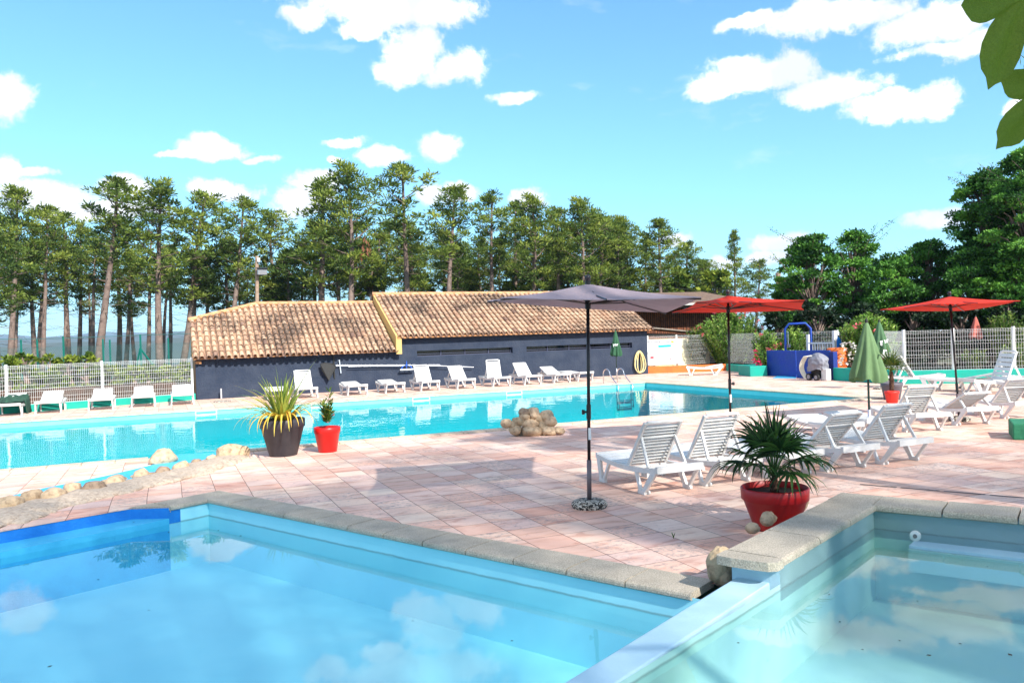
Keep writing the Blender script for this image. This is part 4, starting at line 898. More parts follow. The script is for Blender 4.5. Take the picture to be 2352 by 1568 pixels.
# near row: heads towards the paddling pool (rz = 180 deg -> local +Y points to -Y)
def near(cx, yhead, ang, label, sy=1.0, rz=PI, s=.92):
    return lounger(cx + math.sin(rz) * LL * sy * s, yhead - math.cos(rz) * LL * sy * s, rz, ang, label, sy, s)
near(5.42, 7.68, 55, 'near white sun lounger with raised back, just right of the grey umbrella pole')
near(6.32, 7.70, 58, 'white sun lounger with raised back between the grey umbrella lounger and the potted palm')
near(7.28, 7.66, 0, 'flat white sun lounger largely hidden behind the potted palm')
near(8.20, 7.62, 44, 'white sun lounger with half raised back just right of the potted palm')
near(9.20, 7.62, 50, 'white sun lounger with raised back at the right end of the near row')
r2 = PI - .30
near(9.95, 9.55, 0, 'flat white sun lounger behind the potted palm, left end of the second row', rz=r2)
near(10.86, 9.58, 0, 'flat white sun lounger beside the closed green parasol pole', rz=r2)
near(12.12, 9.68, 50, 'white sun lounger with raised back just right of the near green parasol, second row', rz=r2)
near(13.55, 9.80, 28, 'white sun lounger with low tilted back under the right red umbrella', rz=PI - .26)
near(15.1, 9.95, 46, 'white sun lounger with raised back at the right edge, second row', rz=PI - .30)
# group along the right fence
lounger(21.2, 16.6, math.atan2(.60, -.80) - PI / 2, 62, 'white sun lounger with upright back by the turquoise wall behind the grey pot', 1.05, 1.0)
lounger(19.75, 16.0, math.atan2(-.93, .38) - PI / 2, 14, 'low white sun lounger seen side on beside the right red umbrella pole', 1.2, 1.05)
lounger(19.0, 14.15, math.atan2(-.40, .92) - PI / 2, 70, 'white sun lounger with tall upright back at the right, before the mesh fence', 1.0, 1.12)
lounger(18.9, 13.1, math.atan2(-.55, .84) - PI / 2, 30, 'white sun lounger partly cut by the right edge of the photo', 1.0, 1.0)
lounger(21.95, 15.2, math.atan2(-.8, .6) - PI / 2, 35, 'white sun lounger with low back against the right turquoise wall, at the photo edge', 1.0, .95)
# row before the navy building: heads to the wall
def far(px, py, ang, label, yf=28.33, rz=0, sy=1.12):
    p = at(px, py); return lounger(p.x + .35, yf, rz, ang, label, sy)
far(609, 917, 0, 'flat white sun lounger half hidden behind the striped leaves in the black pot', rz=-.05)
far(679, 914, 62, 'white sun lounger with raised back just right of the striped plant, below the net')
far(797, 908, 8, 'flat white sun lounger below the poles, third from the left by the navy wall')
far(885, 903, 8, 'flat white sun lounger below the brush, fourth from the left by the navy wall')
far(971, 899, 60, 'white sun lounger with raised back just right of the wide brush')
far(1055, 894, 46, 'white sun lounger with reclined back under the left end of the first window slit')
far(1129, 888, 80, 'white sun lounger with bolt upright back under the first window slit')
far(1204, 884, 46, 'white sun lounger with reclined back right of the bolt upright one')
far(1284, 881, 24, 'white sun lounger with slightly raised back left of the grey umbrella pole')
far(1330, 876, 4, 'flat turned white sun lounger behind the grey umbrella pole', yf=28.6, rz=.1)
def left(px, py, label, rz=0): p = at(px, py); return lounger(p.x + .35, p.y - .35, rz, 24, label, 1.15)
LFT = [left(-8, 956, 'leftmost white sun lounger, with the green jacket on it'), left(84, 949, 'white sun lounger second from the left, by the left mesh fence'), left(205, 942, 'white sun lounger third from the left, before the middle fence post'),
       left(303, 935, 'white sun lounger fourth from the left, before the turquoise wall'), left(394, 930, 'white sun lounger beside the left corner of the navy building')]
# single one in the far corner, foot to the left
lounger(20.75, 28.6, math.atan2(-.62, .78) - PI / 2, 10, 'single flat white sun lounger before the orange wall in the far corner', 1.0)
# jacket
mb = MB(); q = LFT[0].location; nx, ny = 16, 12; vs = []
for j in range(ny + 1):
    for i in range(nx + 1):
        u, v = i / nx, j / ny; x = q.x - .38 + u * .95; y = q.y + .75 + v * .75 + .05 * math.sin(u * 9)
        z = zr(.9) + .12 + v * .18 + .035 * mnoise.noise(Vector((u * 7, v * 6, 1))) * 2
        if x > q.x + .36: z -= (x - q.x - .36) * 2.6; x = q.x + .36 + (x - q.x - .36) * .35
        vs.append((x, y, z))
mb.add(vs, [(j * (nx + 1) + i, j * (nx + 1) + i + 1, (j + 1) * (nx + 1) + i + 1, (j + 1) * (nx + 1) + i) for j in range(ny) for i in range(nx)])
o = mb.build('jacket', P('dark_green_cloth', (.025, .085, .05), .9, (.015, .04, .03), 8), None, smooth=True); sm = o.modifiers.new('t', 'SOLIDIFY'); sm.thickness = .02
tag(o, 'dark green jacket thrown over the leftmost lounger', 'jacket')

# ------------------------------------------------------------------ open umbrellas
def umbrella(name, label, base, apex, cor, cols, under, knob_z, granite_r=.2, sleeve=.5, lean=(0, 0)):
    t = thing(name, label, 'umbrella', (base.x, base.y, 0), group=None)
    mt = P(name + '_fabric', cols, .8, tuple(c * .85 for c in cols), 3, .5, trans=.35, bump=.1, bs=90)
    top = Vector(apex); mb = MB(); n = 7; grid = []
    # four triangular panels with slightly sagging cloth
    for k in range(4):
        a, b = Vector(cor[k]), Vector(cor[(k + 1) % 4]); vs = []
        for i in range(n + 1):
            f = i / n
            for j in range(i + 1):
                g_ = j / i if i else 0
                p = top.lerp(a, f).lerp(top.lerp(b, f), g_); p.z -= .05 * math.sin(PI * f) * (1 - .6 * abs(2 * g_ - 1)) + .02 * f * math.sin(PI * g_)
                e = (a.lerp(b, .5) - top); e.z = 0; p -= e.normalized() * .05 * math.sin(PI * g_) * f * f
                vs.append(p)
        ix = lambda i, j: i * (i + 1) // 2 + j
        fs = []
        for i in range(n):
            for j in range(i + 1):
                fs.append((ix(i, j), ix(i + 1, j), ix(i + 1, j + 1)))
                if j < i: fs.append((ix(i, j), ix(i + 1, j + 1), ix(i, j + 1)))
        mb.add(vs, fs)
    c = mb.build('canopy', mt, t, rel=True, smooth=False); sm = c.modifiers.new('t', 'SOLIDIFY'); sm.thickness = .006
    pb = Vector((base.x, base.y, .02)); pt = top + Vector((0, 0, .03)); dr = (pt - pb).normalized()
    hub = top - dr * .22
    mb = MB(); mb.tube([pb + dr * sleeve * .8, pt], .019, 10); mb.build('pole', M['black'], t, rel=True, smooth=True)
    mb = MB(); mb.tube([pb + dr * .05, pb + dr * sleeve], .026, 10); mb.build('base_tube', P('grey_steel_tube', (.16, .13, .14), .4, metal=.4) if 'grey_steel_tube' not in bpy.data.materials else bpy.data.materials['grey_steel_tube'], t, rel=True, smooth=True)
    for k in range(4):
        for q in (Vector(cor[k]),) + ((Vector(cor[k]).lerp(Vector(cor[(k + 1) % 4]), .5),) if k % 1 == 0 else ()):
            mb = MB(); q2 = top.lerp(q, .995) - Vector((0, 0, .022)); mid = top.lerp(q, .45) - Vector((0, 0, .06)); mb.tube([top - Vector((0, 0, .03)), mid, q2], .008, 5); mb.tube([hub, mid], .008, 5); mb.build('rib', M['black'], t, rel=True)
    mb = MB(); mb.tube([hub - dr * .06, hub + dr * .05], .032, 10); mb.build('hub', M['black'], t, rel=True); mb = MB(); mb.tube([top - dr * .02, top + dr * .03], .03, 10); mb.build('top_ring', M['black'], t, rel=True)
    mb = MB(); mb.lathe([(0, .075), (.022, .068), (.033, .05), (.035, .035), (.028, .015), (.022, 0), (.022, -.02)], top + Vector((0, 0, .03)), 14); mb.build('finial', M['anthracite'], t, rel=True, smooth=True)
    kz = pb + dr * knob_z; mb = MB(); mb.tube([kz - dr * .08, kz + dr * .08], .026, 10); kx = -CR.xy.normalized().to_3d() if name != 'red' else CR; side = Vector((CR.x, CR.y, 0)) * (-1 if 'grey' in name else 1)
    mb.tube([kz, kz + side * .05], .013, 8); mb.tube([kz + side * .045, kz + side * .075], .027, 12); mb.build('crank', M['black'], t, rel=True)
    mb = MB(); mb.box(kz - dr * .24 + Vector((0, -.018, 0)) - Vector((CW.x, CW.y, 0)) * .004, (.03, .01, .13), rz=-.41); mb.build('label_sticker', M['white_paint'], t, rel=True)
    mb = MB(); r = granite_r; mb.lathe([(0, .085), (r * .55, .085), (r * .85, .075), (r * .98, .05), (r, .03), (r * .93, 0)], (base.x, base.y, 0.0), 28); mb.build('base', M['granite'], t, rel=True, smooth=True)
    return t
gb = at(1354, 1164)
umbrella('grey_umbrella', 'large open grey umbrella on a gravel base in the foreground', gb, atD(1350, 652, 8.75), [atD(1150, 683, 7.5), atD(1612, 682, 8.3), atD(1530, 717, 10.2), atD(1118, 690, 9.4)], (.52, .42, .46), 0, 1.03)
redc = (.72, .045, .02)
rb_ = atD(1677, 960, 13.0); rb_.z = 0
umbrella('red_umbrella', 'open red umbrella in the middle, overlapping the grey one', rb_, atD(1672, 679, 13.0), [atD(1600, 693, 12.0), atD(1848, 689, 12.3), atD(1846, 711, 14.2), atD(1543, 717, 13.8)], redc, 0, 1.0)
rb2 = at(2204, 966)
umbrella('red_umbrella', 'open red umbrella at the right, its pole leaning among the loungers', rb2, atD(2181, 681, 15.4), [atD(2140, 697, 14.0), atD(2344, 690, 15.0), atD(2215, 713, 16.8), atD(2021, 711, 15.8)], redc, 0, .62)

# ------------------------------------------------------------------ closed parasols
def parasol(name, label, base, h, zb, r, colr, sleeve_white=True, base_r=.22, seed=1, text_s=None, folds=8, text_pos=None, text_size=.16, lift=0.0, textrot=0):
    t = thing(name, label, 'parasol', (base.x, base.y, base.z)); rg_ = random.Random(seed); ph = rg_.random() * 6
    mt = P(name + '_cloth_%d' % seed, colr, .85, tuple(c * .8 for c in colr), 4, .5, trans=.15)
    n = 56; prof = []; K = 9; vs = []
    for i in range(K + 1):
        f = i / K; z = h - .03 - (h - zb) * f; R = .028 + (r - .028) * f ** .85
        if i == K: R *= .93
        for j in range(n):
            a = 2 * PI * j / n
            q = R * (1 + .25 * f * math.sin(folds * a + ph + 1.2 * f) + .12 * f * math.sin(3 * a + ph * 2)); zz = z + (.03 * math.sin(folds * a + ph) + .03 * math.sin(2 * a + ph)) * (f ** 4)
            vs.append((q * math.cos(a), q * math.sin(a), zz))
    mb = MB(); mb.add(vs, [(i * n + j, (i + 1) * n + j, (i + 1) * n + (j + 1) % n, i * n + (j + 1) % n) for i in range(K) for j in range(n)])
    mb.add([(0, 0, h)] + vs[:n], [(0, j + 1, (j + 1) % n + 1) for j in range(n)])
    mb.build('canopy', mt, t, smooth=True)
    mb = MB(); mb.tube([(0, 0, .35 - lift), (0, 0, h - .05)], .018, 8); mb.build('pole', P('dark_green_pole', (.01, .04, .03), .4) if 'dark_green_pole' not in bpy.data.materials else bpy.data.materials['dark_green_pole'], t, smooth=True)
    mb = MB(); mb.tube([(0, 0, .03 - lift), (0, 0, .45 - lift)], .026, 8); mb.build('base_tube', M['alu'], t, smooth=True)
    mb = MB(); mb.lathe([(0, .05), (.02, .045), (.028, .02), (.03, -.04)], (0, 0, h - .01), 10); mb.build('cap', M['rubber'], t, smooth=True)
    mb = MB(); mb.lathe([(0, .06), (base_r * .8, .055), (base_r, .03), (base_r * .95, 0)], (0, 0, -lift), 20); mb.build('base', M['granite'], t, smooth=True)
    if text_s:
        d = -Vector((CW.x, CW.y, 0)); sd = Vector((CR.x, CR.y, 0)).normalized()
        cu_r = r * (text_pos[1]) ; p = Vector((base.x, base.y, base.z)) + d * cu_r + sd * text_pos[2] + Vector((0, 0, text_pos[0]))
        text(s=text_s, size=text_size, loc=p, mat=M['white_paint'], parent=t, rot=(PI / 2 - .12, textrot, -.41), align='CENTER', bold=.003)
    return t
green = (.16, .27, .12)
parasol('green_parasol', 'closed sage green parasol standing among the near right loungers', at(1998, 1000), 1.975, .99, .27, green, seed=3, text_s='r', text_pos=(1.40, .72, .20), text_size=.17, textrot=.25)
pz = at(2024, 893); parasol('green_parasol', 'closed sage green parasol with white lettering by the turquoise planter', pz, 2.02, 1.12, .27, (.09, .19, .09), seed=5, text_s='ger', text_pos=(1.36, .85, .04), text_size=.2, textrot=-.2)
pf = at(1417, 870); parasol('green_parasol', 'small closed dark green parasol by the pool ladder before the navy wall', pf, 2.07, 1.02, .23, (.035, .12, .06), seed=7, text_s='yer', text_pos=(1.40, .8, -.03), text_size=.16)
pb_ = atD(1927, 800, 30.5); pb_.z = .0; parasol('blue_parasol', 'closed bright blue parasol behind the fence post by the gate', pb_, 1.53, .66, .26, (.0, .18, .62), seed=9)
pk = atD(2243, 800, 31); pk.z = 0; pt_ = parasol('pink_parasol', 'small faded pink closed parasol beyond the right mesh fence', pk, 2.12, 1.3, .24, (.62, .16, .12), seed=11, folds=5)

# ------------------------------------------------------------------ pots
def pot(mb, r_top, r_bot, h, rim=.22, n=36, lip=.03):
    rh = h * rim
    mb.lathe([(0, h - .07), (r_top - lip, h - .07), (r_top - lip * .8, h - .004), (r_top - .01, h), (r_top, h - .01), (r_top * .985, h - rh), (r_top * .93, h - rh - .012), (r_bot, .01), (r_bot - .01, 0), (0, 0)], (0, 0, 0), n)
soil = P('potting_soil', (.02, .014, .01), .95, bump=.5)
def potted(name, label, x, y, rt, rbm, h, mat, rim=.22, lip=.03):
    p = at(x, y); t = thing(name, label, 'plant pot', (p.x, p.y, 0)); mb = MB(); pot(mb, rt, rbm, h, rim, lip=lip); mb.build('pot', mat, t, smooth=False).data.polygons.foreach_set('use_smooth', [True] * len(mb.f))
    mb = MB(); mb.lathe([(0, h - .055), (rt - lip, h - .06)], (0, 0, 0), 24); mb.build('soil', soil, t); return t
redp = P('red_plastic_pot', (.62, .012, .010), .35, (.55, .012, .010), 3, .5)
blackp = P('anthracite_pot', (.030, .028, .036), .5, (.045, .042, .05), 5, .5)
def blade(mb, base, az, lean, L_, w, droop, n=8, t=.5, kink=None, fold=.3):
    """strap leaf: starts at 'lean' from vertical and bends over by 'droop'"""
    pts = [Vector(base)]; ws = []; e = lean
    for i in range(n):
        f = i / n; e = lean + droop * f ** 1.6
        if kink and f > kink: e += 1.2
        pts.append(pts[-1] + Vector((math.sin(e) * math.cos(az), math.sin(e) * math.sin(az), math.cos(e))) * (L_ / n))
    for i in range(n + 1):
        f = i / n; ws.append(w * (.55 + .45 * min(1, f * 4)) * (1 - max(0, f - .45) / .55) ** .8 + .0012)
    mb.strip(pts, ws, (math.sin(az), -math.cos(az), .01), fold, t=t) if False else mb.strip(pts, ws, Vector((0, 0, 1)) if lean > .15 else Vector((-math.cos(az), -math.sin(az), .3)), fold, t=t)
p_phor = potted('potted_flax', 'anthracite pot with a striped yellow green flax by the pool edge', 651, 1045, .385, .235, .63, blackp)
pm = P('striped_flax_leaf', (.3, .4, .05), .45, tint=[(.13, .20, .035), (.22, .30, .05), (.42, .44, .08), (.62, .50, .07), (.70, .42, .05)], trans=.25)
rg_ = random.Random(5); mb = MB()
for i in range(96):
    az = rg_.uniform(0, 2 * PI); k = rg_.random(); b = (math.cos(az) * .09 * rg_.random(), math.sin(az) * .09 * rg_.random(), .56)
    if i < 56: blade(mb, b, az, rg_.uniform(.02, .45), rg_.uniform(.60, .88), .022, rg_.uniform(.1, .9), t=rg_.choice([0, .2, .2, .45, .5]))
    elif i < 82: blade(mb, b, az, rg_.uniform(.45, .95), rg_.uniform(.6, .9), .021, rg_.uniform(.6, 1.6), t=rg_.choice([.2, .45, .6, .8]))
    else: blade(mb, b, az, rg_.uniform(.6, 1.0), rg_.uniform(.7, .98), .019, rg_.uniform(2.0, 2.9), n=11, t=rg_.choice([.6, .8, 1, 1]))
cdir = lambda a: math.atan2(-CR.y * 0 + CR.x * math.sin(a) * 0 + 0, 1)
aR = math.atan2(CR.y, CR.x)     # azimuth of the photo's rightward direction
blade(mb, (.03, 0, .56), aR, .40, 1.25, .030, .35, t=.25); blade(mb, (0, 0, .56), aR + PI - .1, .35, .92, .026, .15, t=.2); blade(mb, (0, 0, .56), aR + PI, .05, .98, .020, .1, t=.1)
blade(mb, (0, 0, .56), aR + PI, .95, 1.0, .02, 1.35, n=11, t=.5); blade(mb, (0, 0, .56), aR + PI + .3, .85, .9, .018, 1.7, n=11, t=.8); blade(mb, (.0, 0, .56), aR, .95, .95, .022, 1.0, n=11, t=.5)
blade(mb, (.06, -.1, .58), aR - 1.2, .9, .95, .022, 2.1, n=11, t=1); blade(mb, (.0, -.1, .58), aR - 1.9, .9, .8, .022, 2.2, n=11, t=.9); blade(mb, (.1, -.05, .58), aR - .8, .9, 1.0, .020, 2.0, n=11, t=1)
for k in range(16):
    az = aR + PI * (k % 2) + rg_.uniform(-.7, .7); blade(mb, (math.cos(az) * .05, math.sin(az) * .05, .57), az, rg_.uniform(.55, 1.0), rg_.uniform(.85, 1.12), .021, rg_.uniform(.7, 1.7), n=11, t=rg_.choice([.3, .5, .6, .8]))
for k in range(7): blade(mb, (.02 * k - .06, -.1, .6), aR - PI / 2 + rg_.uniform(-1.1, 1.1), rg_.uniform(.8, 1.1), rg_.uniform(.85, 1.05), .020, rg_.uniform(2.0, 2.6), n=11, t=rg_.choice([.8, 1, 1]))
mb.build('leaves', pm, p_phor)
def oleander_stems(mb, mbf, c, h, spread, n, rg_, leaf=.10, t=None):
    for i in range(n):
        az = rg_.uniform(0, 2 * PI); e = rg_.uniform(0, spread); L_ = h * rg_.uniform(.6, 1); p = Vector(c); st = 11
        for k in range(st):
            f = k / st; d = Vector((math.sin(e * (f + .3)) * math.cos(az), math.sin(e * (f + .3)) * math.sin(az), math.cos(e * (f + .3)))); p = p + d * L_ / st
            if f < .2: continue
            for q in range(3):
                a = rg_.uniform(0, 2 * PI); dd = (d * rg_.uniform(.5, 1.1) + Vector((math.cos(a), math.sin(a), rg_.uniform(-.2, .3))) * .8).normalized()
                u = dd.cross(Vector((rg_.random(), rg_.random(), 1))).normalized(); l = leaf * rg_.uniform(.7, 1.2)
                mb.quadleaf(p, dd, u, l, l * .10, t=rg_.random() if t is None else t)
def flowers(mb, pts, r, rg_, n=5):
    for p in pts:
        for k in range(n):
            a = rg_.uniform(0, 2 * PI); d = Vector((math.cos(a), math.sin(a), rg_.uniform(-.3, 1))).normalized(); u = d.cross(Vector((.3, .2, 1))).normalized()
            mb.quadleaf(Vector(p), d, u, r * rg_.uniform(.7, 1.2), r * .45)
pinkm = P('pink_petals', (.80, .20, .22), .6, trans=.3); redm = P('magenta_petals', (.70, .03, .13), .6, trans=.3)
t_ = potted('potted_oleander', 'red pot with a small pink flowering oleander right of the black pot', 753, 1037, .232, .158, .44, redp)
mb = MB(); rg_ = random.Random(8); oleander_stems(mb, None, (0, 0, .38), .52, .42, 11, rg_, .13); oleander_stems(mb, None, (.06, 0, .40), .70, .12, 3, rg_, .12); mb.build('leaves', M['mid_leaf'], t_)
for q in [(-.02, -.06, .66), (.1, -.05, .63), (-.06, -.04, .62), (.13, -.02, .64), (.0, -.1, .52)]: mb = MB(); flowers(mb, [q], .04, rg_); mb.build('flower', pinkm, t_)
# fan palms
def fan_palm(t, z0, nf, pet, fan, rg_, mat_leaf, trunk_h, trunk_r, droopy=.6, nseg=20, w=.011):
    mb = MB(); mt_ = MB()
    for i in range(nf):
        az = 2 * PI * i * .382 + rg_.uniform(-.2, .2); f = i / nf; e = .08 + 1.45 * f; L_ = pet * rg_.uniform(.8, 1.1)
        p = Vector((0, 0, z0)); pts = [p]; ee = e * .5
        for k in range(5):
            ee += e * .14; p = p + Vector((math.sin(ee) * math.cos(az), math.sin(ee) * math.sin(az), math.cos(ee))) * L_ / 5; pts.append(p)
        mt_.tube(pts, [.007] * 5 + [.005], 5)
        d = (pts[-1] - pts[-2]).normalized(); s_ = d.cross(Vector((0, 0, 1)));
        if s_.length < .1: s_ = Vector((math.sin(az), -math.cos(az), 0))
        s_.normalize(); nrm_ = s_.cross(d).normalized()
        for k in range(nseg):
            a = (k / (nseg - 1) - .5) * 2 * 1.75; dir_ = (d * math.cos(a) + s_ * math.sin(a) + nrm_ * .12).normalized(); l = fan * (1 - .25 * abs(a) / 1.75) * rg_.uniform(.85, 1.05)
            q = pts[-1].copy(); pp_ = [q.copy()]; v = dir_.copy(); dr_ = droopy * (.25 + f) * rg_.uniform(.6, 1.3)
            for m_i in range(5):
                v = (v + Vector((0, 0, -dr_ * (.08 + .35 * (m_i / 4) ** 2)))).normalized(); q = q + v * l / 5; pp_.append(q.copy())
            ww = [w * x for x in (.55, 1, .95, .7, .4, .05)]; mb.strip(pp_, ww, nrm_ if abs(v.dot(nrm_)) < .95 else Vector((1, 0, 0)), .35, t=rg_.random())
    mb.build('fronds', mat_leaf, t); mt_.build('leaf_stalks', mat_leaf, t)
    mb = MB(); mb.tube([(0, 0, .3), (.01, 0, trunk_h * .6 + .12), (0, 0, trunk_h)], [trunk_r, trunk_r * .95, trunk_r * .8], 9)
    for k in range(40):
        a = rg_.uniform(0, 2 * PI); z = rg_.uniform(.3, trunk_h); mb.quadleaf(Vector((math.cos(a) * trunk_r, math.sin(a) * trunk_r, z)), Vector((math.cos(a) * .35, math.sin(a) * .35, .9)).normalized(), Vector((-math.sin(a), math.cos(a), 0)), .06, .012)
    mb.build('trunk', P('fibrous_palm_trunk', (.10, .05, .03), .95, (.05, .025, .015), 20), t)
palm_leaf = foliage('palm_leaf', [(.006, .022, .007), (.013, .045, .012), (.03, .085, .018), (.06, .13, .025)], .2)
tp = potted('potted_palm', 'wide dark red pot with a fan palm at the raised pool corner', 1782, 1213, .315, .20, .40, P('dark_red_pot', (.36, .008, .010), .4, (.30, .01, .012), 3), rim=.28, lip=.018); rgp = random.Random(21)
fan_palm(tp, .48, 17, .34, .40, rgp, palm_leaf, .50, .034, 1.45, 15, .017)
tg = potted('grey_pot', 'empty looking grey pot behind the small red palm pot', 2049, 917, .265, .19, .43, P('grey_plastic_pot', (.11, .10, .12), .5), rim=.2)
mb = MB(); rg_ = random.Random(4); oleander_stems(mb, None, (0, 0, .36), .18, 1.1, 5, rg_, .07); mb.build('leaves', M['mid_leaf'], tg)
tr_ = potted('potted_palm', 'small red pot with a shaggy brown trunked palm in front of the grey pot', 2049, 925, .17, .125, .29, P('bright_red_pot', (.72, .03, .02), .45), rim=.2); rgp = random.Random(31)
fan_palm(tr_, .76, 14, .24, .46, rgp, foliage('palm_leaf_light', [(.03, .07, .015), (.07, .12, .02), (.14, .18, .03)], .2), .76, .055, .8, 13, .013)
# orange pot and white flowering shrub on the planter wall
po = atD(1922, 800, 28.9); z_ = .44; to = thing('orange_pot', 'large orange painted pot on the planter wall left of the white flowers', 'plant pot', (po.x, po.y, .40))
mb = MB(); mb.lathe([(0, .72), (.30, .72), (.34, .70), (.36, .6), (.36, .2), (.33, 0)], (0, 0, 0), 28); mb.build('pot', M['orange'], to, smooth=True)

# stone pile at the pool edge
spc = at(1228, 998); piles = [(1165, 972, .15, .11, .10, .9), (1185, 987, .15, .13, .12, .8), (1222, 993, .26, .15, .11, .9), (1262, 988, .20, .15, .11, 1), (1283, 988, .14, .12, .09, .8), (1252, 990, .08, .1, .12, .7),
    (1192, 968, .17, .12, .10, .5), (1217, 973, .21, .14, .11, .95), (1205, 946, .14, .12, .10, .1), (1206, 956, .15, .12, .09, .9), (1228, 950, .14, .14, .14, 1), (1255, 955, .17, .13, .12, .9), (1262, 967, .19, .15, .12, 1), (1246, 978, .12, .11, .10, .4), (1180, 976, .12, .1, .09, .6), (1238, 962, .12, .11, .11, .7), (1219, 944, .09, .09, .08, .6)]
for i, (x, y, a, b, c, tt) in enumerate(piles):
    P_ = on_plane(x, y, (spc.x, spc.y - .18 + .03 * (998 - y) / 10, 0), (CW.x, CW.y, 0)); r = (a * .86, b * 1.0, c * .92)
    mb = MB(); mb.cur = tt; mb.rock((0, 0, 0), r, seed=i + 100); o = mb.build('boulder', M['rock'], smooth=True); o.location = (P_.x, P_.y, max(P_.z, c * .75)); o.rotation_euler = (rnd.uniform(-.2, .2), rnd.uniform(-.3, .3), -.41 + rnd.uniform(-.3, .3))
    tag(o, ['smooth beige boulder in the heap at the pool edge', 'long pale boulder at the foot of the heap at the pool edge', 'dark grey boulder at the top left of the heap'][1 if i == 2 else 2 if i == 8 else 0], 'stone', 'boulders heaped at the pool edge')
mb = MB(); mb.rock((0, 0, .04), (.40, .12, .16), seed=9); o = mb.build('mortar_core', M['mortar'], smooth=True); o.location = (spc.x + .0, spc.y + .02, 0); o.rotation_euler = (0, 0, -.41); tag(o, 'mortar binding the heap of boulders at the pool edge', 'mortar')
# stones propping the raised pool
def prop(x, y, z, r, seed, label, tt=.6, rx=0, rz=.5):
    d = ray(x, y); p = CE + d * ((z - CE.z) / d.z); mb = MB(); mb.cur = tt; mb.rock((0, 0, 0), r, seed=seed); o = mb.build('propping_stone', M['rock'], smooth=True); o.location = p; o.rotation_euler = (rx, 0, rz); tag(o, label, 'stone')
prop(1654, 1298, .14, (.12, .10, .14), 201, 'tall tan stone under the rounded tip of the raised pool edge', .5); prop(1662, 1318, .085, (.085, .08, .10), 202, 'smaller tan stone beside the tall one at the divider wall', .35)
prop(1729, 1212, .21, (.085, .055, .055), 203, 'stone behind the raised coping, lowest of three by the palm pot', .9); prop(1764, 1191, .21, (.12, .06, .065), 204, 'middle stone behind the raised coping by the palm pot', .7); prop(1836, 1152, .23, (.17, .08, .085), 205, 'largest stone behind the raised coping right of the palm pot', .8)
# pool cleaner, canister
pc_ = on_plane(1882, 865, (21.35, 22.3, 0), (1, 0, 0)); cl = thing('pool_cleaner', 'wheeled pool cleaner with grey cover and white hose before the blue wall', 'pool cleaner', (21.3, pc_.y, 0))
gc = P('grey_cover', (.25, .25, .29), .6, (.17, .17, .20), 5, .5)
mb = MB(); nu, nv = 24, 14; vs = []
for i in range(nv + 1):
    f = i / nv; z = .98 - .62 * f; R = (.06 + .30 * min(1, f * 3) ** .6)
    for j in range(nu):
        a = 2 * PI * j / nu; k = 1 + .22 * mnoise.noise(Vector((math.cos(a) * 2, math.sin(a) * 2, z * 4))) + .14 * mnoise.noise(Vector((math.cos(a) * 5, math.sin(a) * 5, z * 9)))
        vs.append((math.cos(a) * R * k * .75, math.sin(a) * R * k * 1.05, z - (.05 * math.sin(3 * a) if f > .8 else 0)))
mb.add(vs, [(i * nu + j, (i + 1) * nu + j, (i + 1) * nu + (j + 1) % nu, i * nu + (j + 1) % nu) for i in range(nv) for j in range(nu)] + [tuple(range(nu))]); mb.build('cover', gc, cl)
mb = MB(); mb.box((0, 0, .3), (.28, .4, .42)); mb.build('body', M['rubber'], cl)
for y_, z_, r_ in ((.2, .13, .13), (-.16, .12, .12)):
    mb = MB(); mb.tube([(-.2, y_, z_), (-.27, y_, z_)], r_, 18); w_ = mb.build('wheel', M['rubber'], cl); mb = MB(); mb.tube([(-.272, y_, z_), (-.278, y_, z_)], r_ * .6, 14); mb.build('hub', P('grey_hub', (.25, .25, .27), .5) if 'grey_hub' not in bpy.data.materials else bpy.data.materials['grey_hub'], w_)
mb = MB()
for k in range(4):
    pts = [(-.1 - .02 * k, .15, .88)] + [(-.2 - .03 * k, .28 + .22 * math.sin(PI * f / 8) + .03 * k, .85 - .78 * f / 8) for f in range(9)] + [(-.15, .1, .05)]
    mb.tube(pts, .022, 6)
mb.build('hose', P('ivory_hose', (.72, .70, .58), .5), cl, smooth=True)
jy = on_plane(1900, 865, (21.35, 22, 0), (1, 0, 0)).y
jc = thing('canister', 'white plastic canister with a red cap beside the pool cleaner', 'canister', (21.3, jy, 0)); mb = MB(); mb.box((0, 0, .21), (.22, .27, .42)); mb.build('body', M['plastic'], jc, bevel=.03); mb = MB(); mb.tube([(0, .05, .42), (0, .05, .46)], .03, 10); mb.build('cap', redp, jc)
# floating leaves and grit on the two near pools
dm = P('dead_leaf', (.02, .012, .01), .8)
for i, (x, y, z, s_) in enumerate([(108, 1531, -.2, .02), (1180, 1470, -.2, .014), (950, 1425, -.2, .01), (387, 1222, -.2, .02), (310, 1198, -.125, .016), (500, 1218, -.2, .016), (555, 1230, -.2, .02), (1408, 1385, -.2, .03), (1310, 1310, -.2, .012), (228, 1330, -.2, .014), (345, 1400, -.2, .012),
        (2140, 1503, .07, .018), (2325, 1505, .07, .02), (2210, 1478, .07, .012), (1930, 1428, .07, .012), (1903, 1365, .07, .012), (2110, 1380, .07, .01), (1700, 1475, .07, .012), (1985, 1490, .07, .011), (2070, 1470, .07, .01), (2270, 1300, .07, .01)]):
    p = at(x, y, z + .003); mb = MB(); a = rnd.uniform(0, PI); mb.quadleaf(Vector((0, 0, 0)), Vector((math.cos(a), math.sin(a), 0)), Vector((-math.sin(a), math.cos(a), 0)), s_ * 1.8, s_ * .6); o = mb.build('floating_leaf', dm); o.location = p
    tag(o, 'tiny dark dead leaf floating on the ' + ('paddling pool' if z < 0 else 'raised pool'), 'leaf', 'dead leaves floating on the ' + ('paddling pool' if z < 0 else 'raised pool'))
